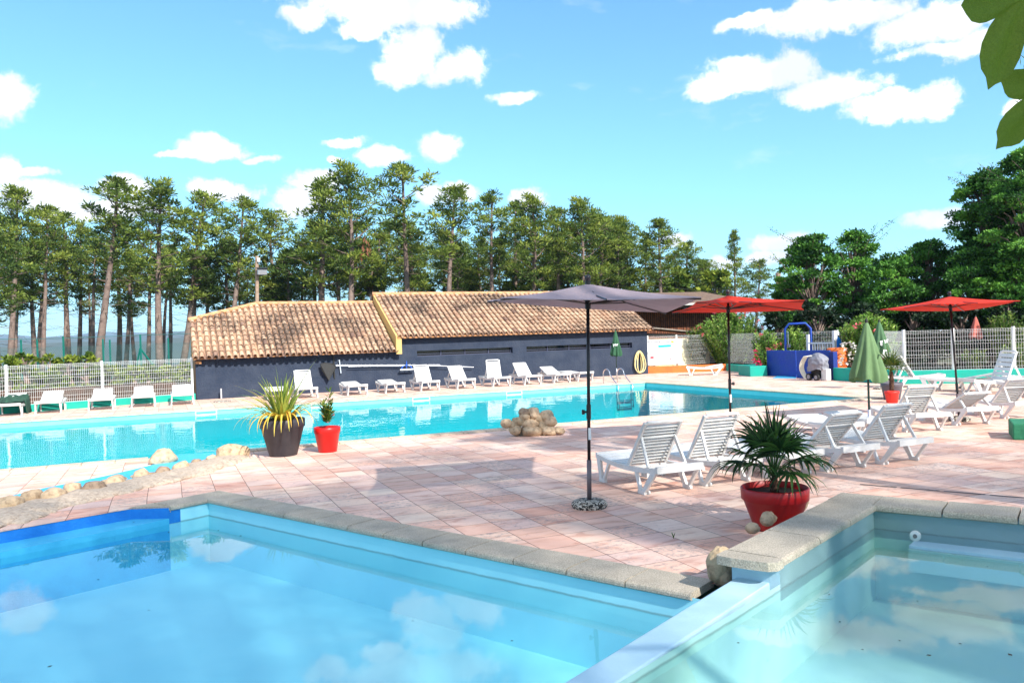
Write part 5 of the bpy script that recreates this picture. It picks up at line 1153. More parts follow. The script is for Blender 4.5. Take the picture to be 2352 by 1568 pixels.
# ------------------------------------------------------------------ pines
def pine_meshes(seed, crown0=.45, spread=.20, dens=1.0, H=10.0, shape='round', dead=14):
    rg = random.Random(seed); tr = MB(); cr = MB(); ph = rg.random() * 6; amp = rg.uniform(.05, .18)
    def tp(f): return Vector((amp * math.sin(f * 4 + ph) * f + .0, amp * math.cos(f * 3 + ph) * f, H * f))
    tr.tube([tp(i / 12) for i in range(13)], [.155 * (1 - .82 * i / 12) + .012 for i in range(13)], 8)
    def clump(c, r, n, ti):
        c = Vector(c)
        for k in range(int(n)):
            d = Vector((rg.gauss(0, 1), rg.gauss(0, 1), rg.gauss(.35, .8))).normalized(); s = c + Vector((d.x, d.y, d.z * .75)) * r * rg.uniform(.05, .95); dd = (d + Vector((rg.gauss(0, .3), rg.gauss(0, .3), .5))).normalized()
            u = dd.cross(Vector((rg.gauss(0, 1), rg.gauss(0, 1), rg.gauss(0, 1)))).normalized()
            cr.quadleaf(s, dd, u, rg.uniform(.16, .30), .034, t=min(1, max(0, ti + rg.gauss(0, .15))))
    nb = int(27 * dens)
    for i in range(nb):
        f = crown0 + (1 - crown0) * ((i + .5) / nb) ** 1.0; g = (f - crown0) / (1 - crown0); az = i * 2.4 + rg.uniform(-.4, .4)
        if shape == 'round': L_ = spread * H * (math.sin(PI * (g * .80 + .16)) ** .8) * rg.uniform(.55, 1.15)
        elif shape == 'cone': L_ = spread * H * (1.05 - g) * rg.uniform(.6, 1.1)
        else: L_ = spread * H * (.5 + .5 * (g > .55)) * math.sin(PI * (g * .8 + .15)) * rg.uniform(.5, 1.2)
        p0 = tp(f - .03 * (1 - g)); e = rg.uniform(.05, .5) + g * .5; pts = [p0]; dh = Vector((math.cos(az), math.sin(az), 0))
        for k in range(4):
            ee = e + .12 * k; pts.append(pts[-1] + (dh * math.cos(ee) + Vector((0, 0, math.sin(ee)))) * L_ / 4 + Vector((rg.gauss(0, .03), rg.gauss(0, .03), 0)))
        tr.tube(pts, [.035 * (1 - g * .5), .028, .02, .014, .008], 4, cap=False)
        ti = rg.choice([.12, .3, .4, .55, .7]) ; nc = 3 if L_ > .8 else 2
        for k in range(nc): q = pts[4 - k].lerp(pts[3 - k], rg.random() * .6) + Vector((rg.gauss(0, .16), rg.gauss(0, .16), rg.gauss(.05, .12))); clump(q, rg.uniform(.24, .40) * (1 if k < 2 else .8), 44, ti + .1 * rg.gauss(0, 1))
        if L_ > 1.0:
            for sgn in (-1, 1):
                q = pts[2].lerp(pts[3], rg.random()); sd = Vector((-dh.y, dh.x, 0)) * sgn; r2_ = q + (sd * .7 + dh * .5 + Vector((0, 0, .3))) * L_ * .42; tr.tube([q, r2_], [.014, .007], 3, cap=False); clump(r2_, rg.uniform(.25, .38), 32, ti)
    for k in range(6): clump(tp(1) + Vector((rg.gauss(0, .14), rg.gauss(0, .14), rg.uniform(-.4, .25))), .3, 34, .55)
    for k in range(dead):
        f = rg.uniform(.25, crown0 + .1); az = rg.uniform(0, 6.3); L_ = rg.uniform(.25, 1.3); p = tp(f); tr.tube([p, p + Vector((math.cos(az), math.sin(az), rg.uniform(-.1, .35))) * L_ * .6, p + Vector((math.cos(az + .2), math.sin(az + .2), rg.uniform(-.1, .4))) * L_], [.018, .012, .006], 3, cap=False)
    return tr.mesh('trunk', M['bark'], smooth=True), cr.mesh('crown', M['pine'])
PV_ = [pine_meshes(1, .54, .16), pine_meshes(2, .46, .19, 1.15), pine_meshes(3, .58, .19, .75, shape='flat', dead=26), pine_meshes(4, .42, .19, 1.2, shape='cone'), pine_meshes(5, .55, .14, .9, dead=20), pine_meshes(6, .38, .20, 1.3), pine_meshes(7, .62, .15, .8, dead=28)]
def pine(px, ytop, pxb, depth, var, label, group=None, wide=1.0, brown=False, tint=None):
    depth *= 1.85; top = atD(px, ytop, depth); base = atD(pxb, 800, depth); bz = gz(base.x, base.y) - .1; base.z = bz
    H = (top.z - bz); s = H / 10.0 / 1.02; t = thing('pine_tree', label, 'pine tree', base, 0, group)
    v = (top - base); tx = math.atan2(-v.y * 0, 1); rot = v.to_track_quat('Z', 'Y').to_euler()
    t.rotation_euler = (v.normalized()).rotation_difference(Vector((0, 0, 1))).inverted().to_euler(); t.scale = (s * wide * 1.1, s * wide * 1.1, s)
    a = rnd.uniform(0, 6.28); me = PV_[var]
    link('trunk', me[0], t, rot=(0, 0, a)); link('crown', me[1], t, rot=(0, 0, a))
    if brown:
        mb = MB(); rg = random.Random(3)
        for k in range(45):
            d = Vector((rg.gauss(0, 1), rg.gauss(0, 1), rg.gauss(0, 1))).normalized(); c = Vector((0, 0, -.9 * rg.random())) + d * .22; mb.quadleaf(c, Vector((d.x * .4, d.y * .4, -1)).normalized(), d.cross(Vector((0, 0, 1))).normalized(), .3, .05)
        o = mb.build('dead_branch', M['brown_leaf'], t); w = atD(826, 545, depth - 1.2) - base; o.location = (w.x / t.scale.x, w.y / t.scale.y, w.z / t.scale.z)
    return t
FR = 'pines in the front row behind the pool area'
pine(-12, 505, -8, 36, 5, 'low branched dark pine cut by the left edge', FR, 1.2)
pine(40, 436, 20, 44, 0, 'sparse tall pine at the far left of the photo', FR)
pine(108, 478, 96, 45, 6, 'thin pine second from the left edge', FR, .9)
pine(268, 415, 222, 43, 2, 'tall leaning pine with a wide airy crown on the left', FR, 1.25)
pine(362, 430, 366, 44, 1, 'tall dense pine right of the leaning one', FR, 1.25)
pine(478, 445, 418, 47, 5, 'broad pine left of the lamp pole', FR, 1.15)
pine(560, 458, 522, 46, 4, 'pine directly above the lamp pole', FR, 1.1)
pine(622, 490, 640, 50, 5, 'lower bushy pine right of the lamp pole', FR, 1.15)
pine(737, 415, 737, 45, 3, 'cone shaped pine left of the twin tallest pines', FR, 1.35)
pine(805, 388, 800, 43, 1, 'tall pine with a brown dead branch over the roof step', FR, 1.05, brown=True)
pine(930, 385, 936, 45, 2, 'tallest pine with an open crown behind the upper roof', FR, 1.1)
pine(1037, 430, 1030, 43, 0, 'tall straight pine with a round crown behind the middle of the upper roof', FR, 1.15)
pine(1130, 448, 1132, 46, 4, 'slim pine above the left tip of the grey umbrella', FR)
pine(1185, 470, 1182, 52, 6, 'thin pine between two thicker ones above the upper roof', FR)
pine(1228, 460, 1219, 44, 1, 'dense pine left above the grey umbrella', FR, 1.05)
pine(1282, 482, 1278, 47, 0, 'dark trunked pine left of the grey umbrella top', FR)
pine(1340, 465, 1333, 44, 1, 'pine directly above the grey umbrella top', FR, 1.15)
pine(1392, 497, 1368, 46, 0, 'pine right above the grey umbrella top', FR, 1.1)
pine(1428, 520, 1408, 47, 4, 'light green pine right of the grey umbrella top', FR, 1.1)
pine(1522, 506, 1513, 46, 0, 'round crowned pine standing apart over the right half of the grey umbrella', FR, 1.15)
pine(1485, 545, 1478, 50, 3, 'darker pine just left of the one standing apart', FR)
pine(1580, 560, 1575, 49, 5, 'low wide pine right of the one standing apart', FR, 1.1)
pine(1618, 600, 1615, 50, 5, 'low light green pine left above the middle red umbrella', FR, 1.3)
pine(1686, 533, 1690, 50, 3, 'slender isolated pine above the middle red umbrella', FR, .8)
pine(1742, 600, 1735, 54, 5, 'bushy low pine left of the plain wooden pole', FR, 1.2)
rg = random.Random(17); BK = 'pines further back in the wood'
for i in range(42):
    x = -70 + i * 42 + rg.uniform(-14, 14); d = rg.uniform(48, 56)
    yt = 505 + rg.uniform(-18, 70) + (90 if x > 1440 else 0) + (25 if 300 < x < 700 else 0)
    if 1470 < x < 1500 or x > 1640: yt += 40
    pine(x, yt, x + rg.uniform(-25, 15), d, rg.choice([0, 0, 4, 6, 1, 2]) if x < 1000 else rg.choice([0, 1, 4, 5, 1]), 'pine among others further back in the wood', BK, rg.uniform(.95, 1.3))
for i in range(20):
    x = -30 + i * 82 + rg.uniform(-30, 30); d = rg.uniform(46, 55)
    pine(x, rg.uniform(560, 640), x + rg.uniform(-15, 15), d, rg.choice([6, 2, 4]), 'short pine under the taller ones', 'short pines under the taller ones', 1.2)

# ------------------------------------------------------------------ broadleaf crowns and shrubs
def leafy(mb, c, r, n, leaf, rg, ti=.5, up=.3, asp=.3, shell=.35, jit=.18):
    c = Vector(c)
    for k in range(int(n)):
        d = Vector((rg.gauss(0, 1), rg.gauss(0, 1), rg.gauss(0, 1))).normalized(); q = c + Vector((d.x * r[0], d.y * r[1], d.z * r[2])) * (shell + (1 - shell) * rg.random() ** .5)
        dd = (d + Vector((rg.gauss(0, .6), rg.gauss(0, .6), rg.gauss(up, .5)))).normalized(); u = dd.cross(Vector((rg.gauss(0, 1), rg.gauss(0, 1), rg.gauss(0, 1)))).normalized(); l = leaf * rg.uniform(.7, 1.3)
        mb.quadleaf(q, dd, u, l, l * asp, t=min(1, max(0, ti + rg.gauss(0, jit))))
def broad_tree(label, px, ytop, depth, wpx, hpx_bot, seed, nclump=60, leaf=.26, mat='dark_leaf', cat='tree', name='broadleaf_tree', lop=(0, 0), nleaf=230, group=None, feather=0):
    rg = random.Random(seed); base = atD(px, 800, depth); base.z = 0; t = thing(name, label, cat, base, 0, group)
    top = atD(px, ytop, depth).z; bot = atD(px, hpx_bot, depth).z; W = wpx / CF * depth; mb = MB(); tr = MB()
    tr.tube([(0, 0, 0), (.1, 0, bot * .6 + .5), (0, 0, (top + bot) / 2)], [.2, .16, .08], 8)
    for i in range(nclump):
        f = rg.random(); z = bot + (top - bot) * f; R = W * (math.sin(PI * min(.97, f * .78 + .18)) ** .7); a = rg.uniform(0, 6.28); rr = R * rg.uniform(.35, 1)
        c = Vector((math.cos(a) * rr * .9 + lop[0] * f, math.sin(a) * rr * .8 + lop[1] * f, z)); cs = W * rg.uniform(.08, .24)
        leafy(mb, c, (cs * 1.25, cs * 1.25, cs * .42), nleaf * .8, leaf * 1.15, rg, ti=rg.choice([.15, .3, .45, .6, .8]), shell=.0, asp=.26, jit=.22)
        tr.tube([(0, 0, max(.3, z * .65)), c * .6 + Vector((0, 0, z * .35)), c], [.05, .03, .012], 4, cap=False)
    for i in range(feather):
        a = rg.uniform(0, 6.28); c = Vector((math.cos(a) * W * rg.uniform(.3, .9), math.sin(a) * W * .7, top - rg.uniform(-.5, 1.2))); d = Vector((math.cos(a), math.sin(a), rg.uniform(.3, 1.2))).normalized() * rg.uniform(.6, 1.3); tr.tube([c - d, c, c + d * .8], [.02, .012, .005], 3, cap=False)
        for k in range(14): leafy(mb, c - d + d * 1.6 * k / 14, (.12, .12, .08), 5, leaf * .6, rg, ti=.5)
    mb.build('crown', M[mat], t); tr.build('trunk', M['bark'], t, smooth=True); return t
broad_tree('dark green tree right of the plain wooden pole', 1870, 545, 38, 95, 790, 1, 125, .13, feather=6)
broad_tree('olive topped tree behind the blue shower arch', 1965, 535, 40, 100, 780, 2, 125, .13, feather=8)
broad_tree('dense tree left behind the right red umbrella', 2060, 590, 36, 90, 800, 3, 125, .13)
broad_tree('dense tree behind the top of the right red umbrella', 2140, 560, 37, 100, 800, 4, 134, .13, feather=8)
broad_tree('dense tree right behind the right red umbrella', 2240, 580, 34, 95, 800, 5, 125, .13)
broad_tree('tall ragged tree at the right edge', 2280, 395, 36, 100, 620, 6, 130, .13, feather=14)
broad_tree('darkest tall tree cut by the right edge', 2372, 345, 33, 105, 640, 7, 134, .13, feather=8)
broad_tree('dark tree at the right edge behind the fence', 2345, 560, 33, 100, 800, 8, 125, .13)
broad_tree('tree filling behind the left end of the dark trees', 1815, 640, 41, 60, 790, 9, 84, .13)
# hedge below the trees, their shade put into its leaf colour
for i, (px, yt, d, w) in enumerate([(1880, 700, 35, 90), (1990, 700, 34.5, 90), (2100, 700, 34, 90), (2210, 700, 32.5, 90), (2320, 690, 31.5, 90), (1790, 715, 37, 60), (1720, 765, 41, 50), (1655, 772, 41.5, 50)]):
    broad_tree('hedge bush with tree shade in its leaf colour, behind the right fence', px, yt, d, w, 872, 20 + i, 44, .15, mat='hedge', cat='hedge', name='hedge_bush', group='hedge bushes behind the right fence', nleaf=130)
# light green deciduous growth behind the pines
for i, (px, yt, d, w) in enumerate([(1075, 600, 96, 60), (1180, 615, 94, 60), (1290, 560, 98, 70), (1400, 590, 95, 80), (1560, 620, 90, 70), (1650, 625, 88, 60), (980, 625, 97, 50), (860, 640, 94, 50), (640, 650, 96, 40)]):
    broad_tree('yellow green sapling between the pine trunks above the roofs', px, yt, d, w, 720, 40 + i, 30, .5, mat='shrub', group='yellow green saplings behind the roofs', name='sapling', nleaf=90)
# sunny bushes beyond the left fence
for i in range(11):
    px = -30 + i * 46 + rnd.uniform(-10, 10)
    broad_tree('sunlit yellow green bush beyond the left white fence', px, rnd.uniform(806, 822) if i < 6 else rnd.uniform(826, 846), rnd.uniform(36, 40), 44, 905, 60 + i, 22, .16, mat='shrub', group='bushes beyond the left fence', name='bush', cat='bush', nleaf=80)
mb = MB(); mb.box((-2.5, 34.6, .2), (9, .5, .7), rz=.05); tag(mb.build('bank', P('brown_bank', (.10, .045, .025), .95, (.05, .03, .02), 3, .5, bump=.5)), 'dark brown earth bank beyond the left fence', 'bank')

# ------------------------------------------------------------------ oleanders and flowers
def oleander(label, px, ytop, depth, wpx, ybot, seed, nst=60, mat='oleander', fl=None, flm=None, z0=0, leaf=.16, name='oleander_bush', cat='shrub'):
    rg = random.Random(seed); base = atD(px, 800, depth); base.z = z0; t = thing(name, label, cat, base)
    top = atD(px, ytop, depth).z - z0; W = wpx / CF * depth; mb = MB(); st = MB()
    for i in range(nst):
        a = rg.uniform(0, 6.28); rr = W * rg.random() ** .6; H = top * rg.uniform(.6, 1) * (1 - .22 * (rr / W) ** 2); p = Vector((math.cos(a) * rr * .3, math.sin(a) * rr * .3, 0)); q = Vector((math.cos(a) * rr, math.sin(a) * rr * .8, H)); n = int(max(7, H / .08)); mid = p.lerp(q, .5) + Vector((math.cos(a), math.sin(a), 0)) * -.05 * W; ti = rg.uniform(.1, .9)
        st.tube([p, mid, q], [.012, .009, .004], 3, cap=False)
        for k in range(n):
            f = k / n
            if f < .15: continue
            c = (p.lerp(mid, f * 2) if f < .5 else mid.lerp(q, f * 2 - 1)); d0 = (q - p).normalized()
            for m_i in range(5):
                b = rg.uniform(0, 6.28); dd = (d0 * rg.uniform(.4, 1) + Vector((math.cos(b), math.sin(b), 0)) * .8).normalized(); u = dd.cross(Vector((rg.gauss(0, 1), rg.gauss(0, 1), rg.gauss(0, 1)))).normalized(); l = leaf * rg.uniform(.7, 1.2); mb.quadleaf(c, dd, u, l, l * .17, t=min(1, max(0, ti + rg.gauss(0, .18))))
    mb.build('leaves', M[mat], t); st.build('stems', M['bark'], t)
    if fl:
        for (x, y) in fl:
            mb = MB(); c = atD(x, y, depth - W * .8) - base
            for k in range(7): d = Vector((rg.gauss(0, 1), rg.gauss(0, 1), rg.gauss(0, 1))).normalized(); mb.quadleaf(c + d * .025, d, d.cross(Vector((.2, .3, 1))).normalized(), .10, .05)
            mb.build('flower', flm or pinkm, t)
    return t
oleander('wide oleander with salmon flowers behind the corner fence', 1678, 708, 39.3, 84, 800, 1, 260, fl=[(1640, 716), (1690, 716), (1720, 716), (1712, 722), (1606, 752), (1743, 738), (1700, 728), (1735, 760), (1752, 752), (1615, 770)])
oleander('dark low shrub left of the wide oleander', 1602, 735, 39.6, 26, 800, 2, 30, mat='mid_leaf')
oleander('sunlit oleander left of the blue shower arch', 1762, 752, 34.0, 40, 850, 3, 90, fl=[(1748, 770), (1770, 805), (1762, 800), (1780, 795)])
oleander('sunlit oleander under the blue shower arch', 1822, 748, 33.8, 42, 850, 4, 90, fl=[(1790, 790)])
oleander('tall oleander behind the closed green parasols', 1998, 716, 29.2, 74, 870, 5, 330, fl=[(1965, 748), (1972, 744), (2012, 760)])
oleander('dark leaved shrub with magenta flowers in the turquoise planter', 1744, 800, 32.2, 16, 860, 6, 26, mat='dark_leaf', fl=[(1736, 818), (1742, 826), (1738, 833), (1746, 835), (1732, 828), (1735, 808)], flm=redm, z0=.4, leaf=.11)
oleander('light green young shrub behind the right end of the fence', 2315, 708, 30.5, 55, 830, 7, 60, mat='mid_leaf')
oleander('thin shrub with yellowish leaves behind the right fence post', 2240, 795, 30.2, 36, 860, 8, 26, mat='mid_leaf')
oleander('shrub behind the far right fence panel', 2325, 780, 29.6, 40, 860, 9, 40, mat='mid_leaf')
ws = oleander('white flowering shrub on the planter between the orange pot and the tall oleander', 1956, 795, 28.7, 26, 870, 10, 70, mat='mid_leaf', z0=.42, leaf=.1, fl=[(1936, 790), (1948, 788), (1958, 792), (1940, 800), (1962, 798), (1950, 812), (1935, 818), (1966, 812), (1930, 828), (1945, 832), (1955, 826), (1970, 832), (1928, 836), (1962, 840)], flm=P('white_petals', (.8, .8, .76), .6, trans=.2))
mb = MB(); rgx = random.Random(2); b = atD(2010, 856, 27.6)
t_ = thing('red_flowers', 'small clump of red flowers behind the second green parasol', 'flowers', (b.x, b.y, .42)); flowers(mb, [(rgx.gauss(0, .14), rgx.gauss(0, .08), .28 + rgx.gauss(0, .07)) for k in range(16)], .09, rgx); mb.build('petals', redm, t_); mb = MB(); leafy(mb, (0, 0, .14), (.2, .15, .14), 70, .09, rgx); mb.build('leaves', M['mid_leaf'], t_)
# weeds in the joints
for i, (x, y) in enumerate([(2563 / 1.67347 + 72, 1292), (1616, 1278)][:1]):
    p = at(1547, 1236); mb = MB(); rgx = random.Random(i)
    for k in range(7): blade(mb, (0, 0, 0), rgx.uniform(0, 6.3), .3, .06, .004, .3, n=3, t=.5)
    o = mb.build('weed', M['mid_leaf']); o.location = p; tag(o, 'tiny weed growing in a paving joint left of the raised pool tip', 'weed')

# ------------------------------------------------------------------ fig tree: leaves hang into the frame
def fig_leaf_mesh(seed):
    rg = random.Random(seed); out = []
    lobes = [(-2.25, .62, .20), (-1.15, .92, .17), (0, 1.12, .19), (1.15, .92, .17), (2.25, .62, .20)]; pts = []
    for k, (a, r, w) in enumerate(lobes):
        # finger-like lobe: sinus, shoulder, tip, shoulder
        for (da, fr_) in ((-.53, .46), (-.42, .66), (-.34, .80), (-.24, .90), (-.12, .96), (0, 1.06), (.12, .96), (.24, .90), (.34, .80), (.42, .66), (.53, .46)):
            rr = r * fr_ * (1 + rg.uniform(-.025, .025)); pts.append((math.sin(a + da) * rr, math.cos(a + da) * rr))
    pts.append((0, -.12)); vs = [(0, 0, 0)]; n = len(pts)
    for ring_ in (.35, .68, 1.0):
        for (x, y) in pts:
            X, Y = x * ring_, y * ring_; vs.append((X, Y, -.16 * (X * X + Y * Y) + .05 * math.sin(9 * math.atan2(X, Y)) * ring_))
    fs = [(0, 1 + (j + 1) % n, 1 + j) for j in range(n)]
    for k in range(2): fs += [(1 + k * n + j, 1 + k * n + (j + 1) % n, 1 + (k + 1) * n + (j + 1) % n, 1 + (k + 1) * n + j) for j in range(n)]
    mb = MB(); mb.add(vs, fs); return mb.mesh('leaf', M['fig'], smooth=True)
fb = Vector((6.5, -3.5, 0)); ft = thing('fig_tree', 'fig tree beside the camera whose large lobed leaves hang into the top right corner', 'tree', fb)
mb = MB(); mb.tube([(0, 0, 0), (.1, .2, 1.5), (-.2, .6, 3.0), (-.7, 1.8, 3.7)], [.16, .13, .10, .05], 10)
tw = [atD(2420, -60, 1.75) - fb, atD(2500, 150, 1.8) - fb]; mb.tube([(-.2, .6, 3.0), (-1.2, 2.4, 3.2), tw[0] + Vector((.1, -.1, .1)), tw[0]], [.06, .04, .02, .01], 8); mb.tube([(-1.2, 2.4, 3.2), tw[1] + Vector((.2, -.1, .2)), tw[1]], [.04, .015, .008], 8); mb.build('trunk', M['bark'], ft, smooth=True)
def hang(px, py, depth, size, rot, seed):
    o = link('leaf', fig_leaf_mesh(seed), ft, atD(px, py, depth) - fb); bas = Matrix((CR, -CU, CW)).transposed()     # leaf faces the viewer, tip down
    o.rotation_euler = (bas @ Matrix.Rotation(rot, 3, 'Z') @ Matrix.Rotation(.35, 3, 'X') @ Matrix.Rotation(-.3, 3, 'Y')).to_euler(); o.scale = (size,) * 3
hang(2352, -5, 1.75, .172, .35, 1); hang(2405, 215, 1.85, .135, .75, 2); hang(2372, -70, 1.9, .13, .9, 3)
# pine twig just behind the leaves at the edge
tgp = atD(2368, 215, 6)
mb = MB(); rg = random.Random(6)
for k in range(130):
    d = Vector((rg.gauss(-.4, .6), rg.gauss(0, .6), rg.gauss(0, .7))).normalized(); c = Vector((rg.uniform(-.12, .25), 0, rg.gauss(0, .12))); mb.quadleaf(c, d, d.cross(Vector((.3, 1, .2))).normalized(), .07, .004)
o = mb.build('pine_twig', M['pine']); 
tpi = thing('pine_tree', 'near pine whose twig pokes in at the upper right edge behind the fig leaves', 'pine tree', (9.5, 3.0, 0)); o.parent = tpi; o.location = tgp - Vector(tpi.location); o.name = 'twig'
link('trunk', PV_[0][0], tpi); link('crown', PV_[0][1], tpi); tpi.location = atD(2800, 800, 7).xy.to_3d(); o.location = tgp - Vector(tpi.location)
mb = MB(); mb.tube([tgp - Vector(tpi.location), (0, 0, 4.8)], [.008, .03], 5); mb.build('branch', M['bark'], tpi)
# tall trees standing behind the photographer: they shade the near pools; the slim first one is added to mask the umbrella's shadow
SUNV = Vector((math.sin(SAZ) * math.cos(SEL), math.cos(SAZ) * math.cos(SEL), math.sin(SEL)))
def shade_tree(gx, gy, R, seed, n, label, dz=1.5):
    """tree whose crown stands between the sun and the ground point gx, gy"""
    k = 13.5 / SUNV.z; x, y = gx + SUNV.x * k, gy + SUNV.y * k
    rg = random.Random(seed); t = thing('shade_tree', label, 'tree', (x, y, 0)); mb = MB(); tr = MB(); tr.tube([(0, 0, 0), (.2, 0, 7), (0, 0, 15)], [.3, .22, .06], 8)
    for i in range(n):
        a = rg.uniform(0, 6.28); rr = R * rg.random() ** .5; z = rg.uniform(13.5 - dz, 13.5 + dz); c = Vector((math.cos(a) * rr, math.sin(a) * rr * 1.5, z)); leafy(mb, c, (1.0, 1.0, .5), 80, .12, rg, ti=.5, shell=.0); tr.tube([(0, 0, z * .7), c], [.04, .01], 4, cap=False)
    mb.build('crown', M['mid_leaf'], t); tr.build('trunk', M['bark'], t)
for (gx, gy, R, n, s_, dz, lb) in [(3.5, 10.5, 2.1, 60, 1, .4, 'unseen slim tree added to mask the cast shadow of the grey umbrella'), (9.5, 4.2, 4.2, 190, 2, 1.5, 'tall tree behind the photographer shading the raised pool'), (5.4, 4.4, 1.3, 30, 5, 1, 'slim tree behind the photographer shading the palm pot'), (-.2, 6.0, 3.4, 270, 6, 1.2, 'dense tall tree behind the photographer shading the paddling pool')]:
    shade_tree(gx, gy, R, s_, n, lb, dz)
# ------------------------------------------------------------------ sun and sky
sl = bpy.data.lights.new('sun', 'SUN'); sl.energy = 4.7; sl.angle = math.radians(.9); sl.color = (1.0, .95, .87)
so = bpy.data.objects.new('sun', sl); col.objects.link(so); so.rotation_euler = SUNV.to_track_quat('Z', 'Y').to_euler(); so.location = (0, -10, 30)
W = bpy.data.worlds.new('World'); sc.world = W; W.use_nodes = True; N, L = W.node_tree.nodes, W.node_tree.links
bg = N['Background']; bg.inputs[1].default_value = .13
sky = N.new('ShaderNodeTexSky'); sky.sky_type = 'NISHITA'; sky.sun_disc = False; sky.sun_elevation = SEL; sky.sun_rotation = SAZ; sky.air_density = 1.0; sky.dust_density = .4; sky.ozone_density = 1.0
tn = N.new('ShaderNodeMix'); tn.data_type = 'RGBA'; tn.blend_type = 'MULTIPLY'; tn.inputs[0].default_value = 1; tn.inputs[7].default_value = (*SKYT, 1); L.new(sky.outputs[0], tn.inputs[6])
tc = N.new('ShaderNodeTexCoord'); sp = N.new('ShaderNodeSeparateXYZ'); L.new(tc.outputs['Generated'], sp.inputs[0])
def mth(op, a=None, b=None, c=None, clamp=False):
    n_ = N.new('ShaderNodeMath'); n_.operation = op; n_.use_clamp = clamp
    for i, v in enumerate((a, b, c)):
        if v is None: continue
        if isinstance(v, (int, float)): n_.inputs[i].default_value = v
        else: L.new(v, n_.inputs[i])
    return n_.outputs[0]
az = mth('ARCTAN2', sp.outputs[0], sp.outputs[1]); el = mth('ARCSINE', sp.outputs[2])
cb = N.new('ShaderNodeCombineXYZ'); L.new(az, cb.inputs[0]); L.new(el, cb.inputs[1])
# billowing: warp the angular position before testing it against the cloud ellipses
nw = N.new('ShaderNodeTexNoise'); nw.inputs['Scale'].default_value = 14; nw.inputs['Detail'].default_value = 6; nw.inputs['Roughness'].default_value = .6; L.new(cb.outputs[0], nw.inputs['Vector'])
wm_ = N.new('ShaderNodeVectorMath'); wm_.operation = 'MULTIPLY_ADD'; wm_.inputs[1].default_value = (.045, .030, 0); L.new(nw.outputs['Color'], wm_.inputs[0])
wo = N.new('ShaderNodeVectorMath'); wo.operation = 'ADD'; wo.inputs[1].default_value = (-.0225, -.015, 0); L.new(cb.outputs[0], wo.inputs[0]); L.new(wo.outputs[0], wm_.inputs[2])
clouds = [(880, 15, 215, 52), (1015, 25, 85, 42), (950, 120, 80, 62), (915, 155, 60, 42), (1040, 158, 85, 42), (705, 35, 55, 30), (825, 70, 60, 26), (1180, 228, 62, 16),
 (1930, 38, 170, 36), (2150, 55, 110, 50), (2255, 95, 75, 36), (1730, 50, 70, 14), (2170, 110, 110, 16), (1745, 172, 140, 46), (1640, 208, 60, 26), (1900, 208, 120, 32), (2050, 240, 100, 34), (2135, 235, 60, 42), (1690, 150, 60, 22), (2330, 250, 26, 26),
 (20, 222, 54, 48), (500, 345, 95, 20), (480, 330, 45, 22), (405, 352, 50, 6), (600, 365, 40, 8), (790, 325, 58, 13), (880, 357, 72, 22), (1000, 335, 52, 34), (762, 362, 22, 9), (75, 390, 60, 12), (8, 385, 28, 34), (110, 445, 115, 34), (285, 430, 55, 30), (200, 480, 170, 26),
 (518, 435, 82, 28), (735, 425, 62, 34), (690, 465, 75, 34), (1213, 455, 50, 26), (1810, 555, 82, 26), (1790, 590, 80, 18), (2155, 500, 72, 26), (1560, 550, 52, 22), (985, 445, 50, 26), (1650, 610, 60, 20), (1060, 440, 40, 20)]
cl_ = []
for (x, y, rx, ry) in clouds:
    d = ray(x, y).normalized(); cl_.append((math.atan2(d.x, d.y), math.asin(d.z), rx / CF * .95, ry / CF * .95))
# overhead and behind, out of view: clouds added for neutral fill light
rgc = random.Random(4)
for k in range(12): cl_.append((-PI + k * .52 + rgc.uniform(-.2, .2), rgc.uniform(.85, 1.25), rgc.uniform(.35, .55), rgc.uniform(.12, .2)))
for k in range(14): cl_.append((1.6 + k * .27, (.18, .42, .62)[k % 3], rgc.uniform(.25, .42), rgc.uniform(.07, .13)))
acc = None
for (a, e, ra, re) in cl_:
    if a > PI: a -= 2 * PI
    if a < -PI: a += 2 * PI
    v = N.new('ShaderNodeVectorMath'); v.operation = 'MULTIPLY_ADD'; v.inputs[1].default_value = (1 / ra, 1 / re, 0); v.inputs[2].default_value = (-a / ra, -e / re, 0); L.new(wm_.outputs[0], v.inputs[0])
    ln = N.new('ShaderNodeVectorMath'); ln.operation = 'LENGTH'; L.new(v.outputs[0], ln.inputs[0])
    acc = ln.outputs['Value'] if acc is None else mth('MINIMUM', acc, ln.outputs['Value'])
nd = N.new('ShaderNodeTexNoise'); nd.inputs['Scale'].default_value = 34; nd.inputs['Detail'].default_value = 7; nd.inputs['Roughness'].default_value = .62; L.new(cb.outputs[0], nd.inputs['Vector'])
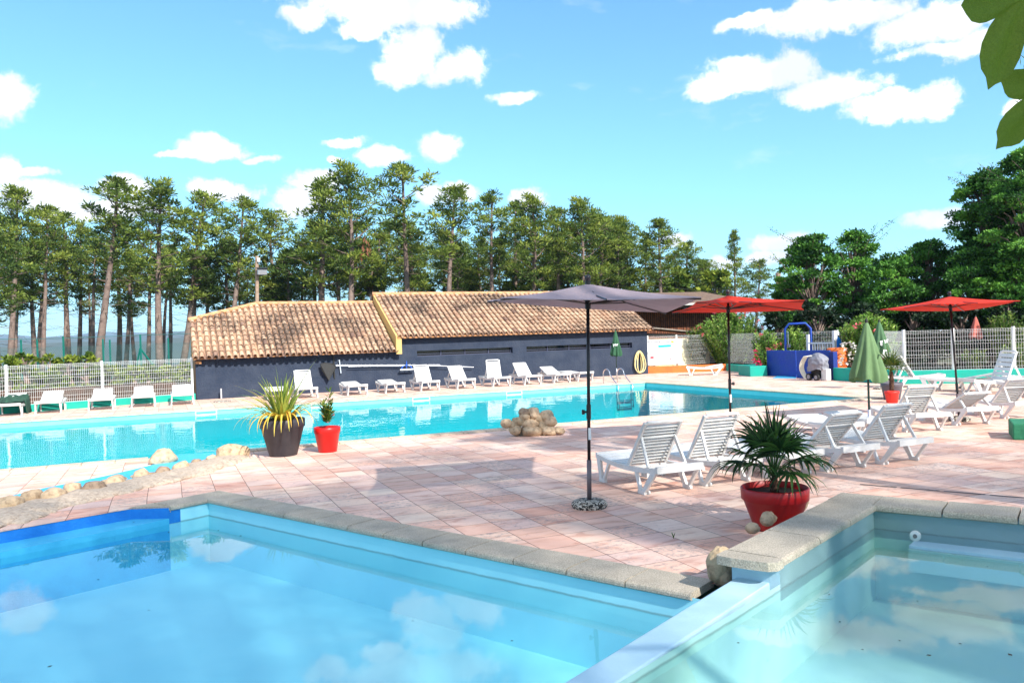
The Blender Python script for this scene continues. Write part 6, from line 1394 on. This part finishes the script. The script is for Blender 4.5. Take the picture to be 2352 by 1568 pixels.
nf = N.new('ShaderNodeTexNoise'); nf.inputs['Scale'].default_value = 16; nf.inputs['Detail'].default_value = 10; nf.inputs['Roughness'].default_value = .72; L.new(wm_.outputs[0], nf.inputs['Vector'])
val = mth('MULTIPLY_ADD', nd.outputs[0], 1.0, mth('MULTIPLY_ADD', nf.outputs[0], 2.0, acc))           # distance plus fine noise
mk = N.new('ShaderNodeMapRange'); mk.interpolation_type = 'SMOOTHSTEP'; mk.inputs[1].default_value = 2.68; mk.inputs[2].default_value = 2.12; L.new(val, mk.inputs[0])
# thin wisps
n4 = N.new('ShaderNodeTexNoise'); n4.inputs['Scale'].default_value = 5; n4.inputs['Detail'].default_value = 9; n4.inputs['Roughness'].default_value = .6; sv = N.new('ShaderNodeVectorMath'); sv.operation = 'MULTIPLY'; sv.inputs[1].default_value = (1, 3.2, 1); L.new(wm_.outputs[0], sv.inputs[0]); L.new(sv.outputs[0], n4.inputs['Vector'])
w4 = N.new('ShaderNodeMapRange'); w4.inputs[1].default_value = .60; w4.inputs[2].default_value = .85; w4.inputs[4].default_value = .45; L.new(n4.outputs[0], w4.inputs[0])
mask = mth('MAXIMUM', mk.outputs[0], w4.outputs[0])
cc = N.new('ShaderNodeValToRGB'); e = cc.color_ramp.elements; e[0].position = .38; e[0].color = (6.8, 6.8, 6.8, 1); e[1].position = .66; e[1].color = (4.3, 4.45, 4.8, 1)
n5 = N.new('ShaderNodeTexNoise'); n5.inputs['Scale'].default_value = 11; n5.inputs['Detail'].default_value = 5; L.new(cb.outputs[0], n5.inputs['Vector']); L.new(n5.outputs[0], cc.inputs[0])
mx = N.new('ShaderNodeMix'); mx.data_type = 'RGBA'; L.new(mask, mx.inputs[0]); L.new(tn.outputs[2], mx.inputs[6]); L.new(cc.outputs[0], mx.inputs[7]); L.new(mx.outputs[2], bg.inputs[0])
vs_ = sc.view_settings; vs_.view_transform = 'Standard'; vs_.look = 'None'; vs_.exposure = EXPO; vs_.gamma = 1
sc.cycles.max_bounces = 8; sc.cycles.transparent_max_bounces = 16; sc.cycles.use_denoising = True; sc.cycles.caustics_reflective = False; sc.cycles.caustics_refractive = False
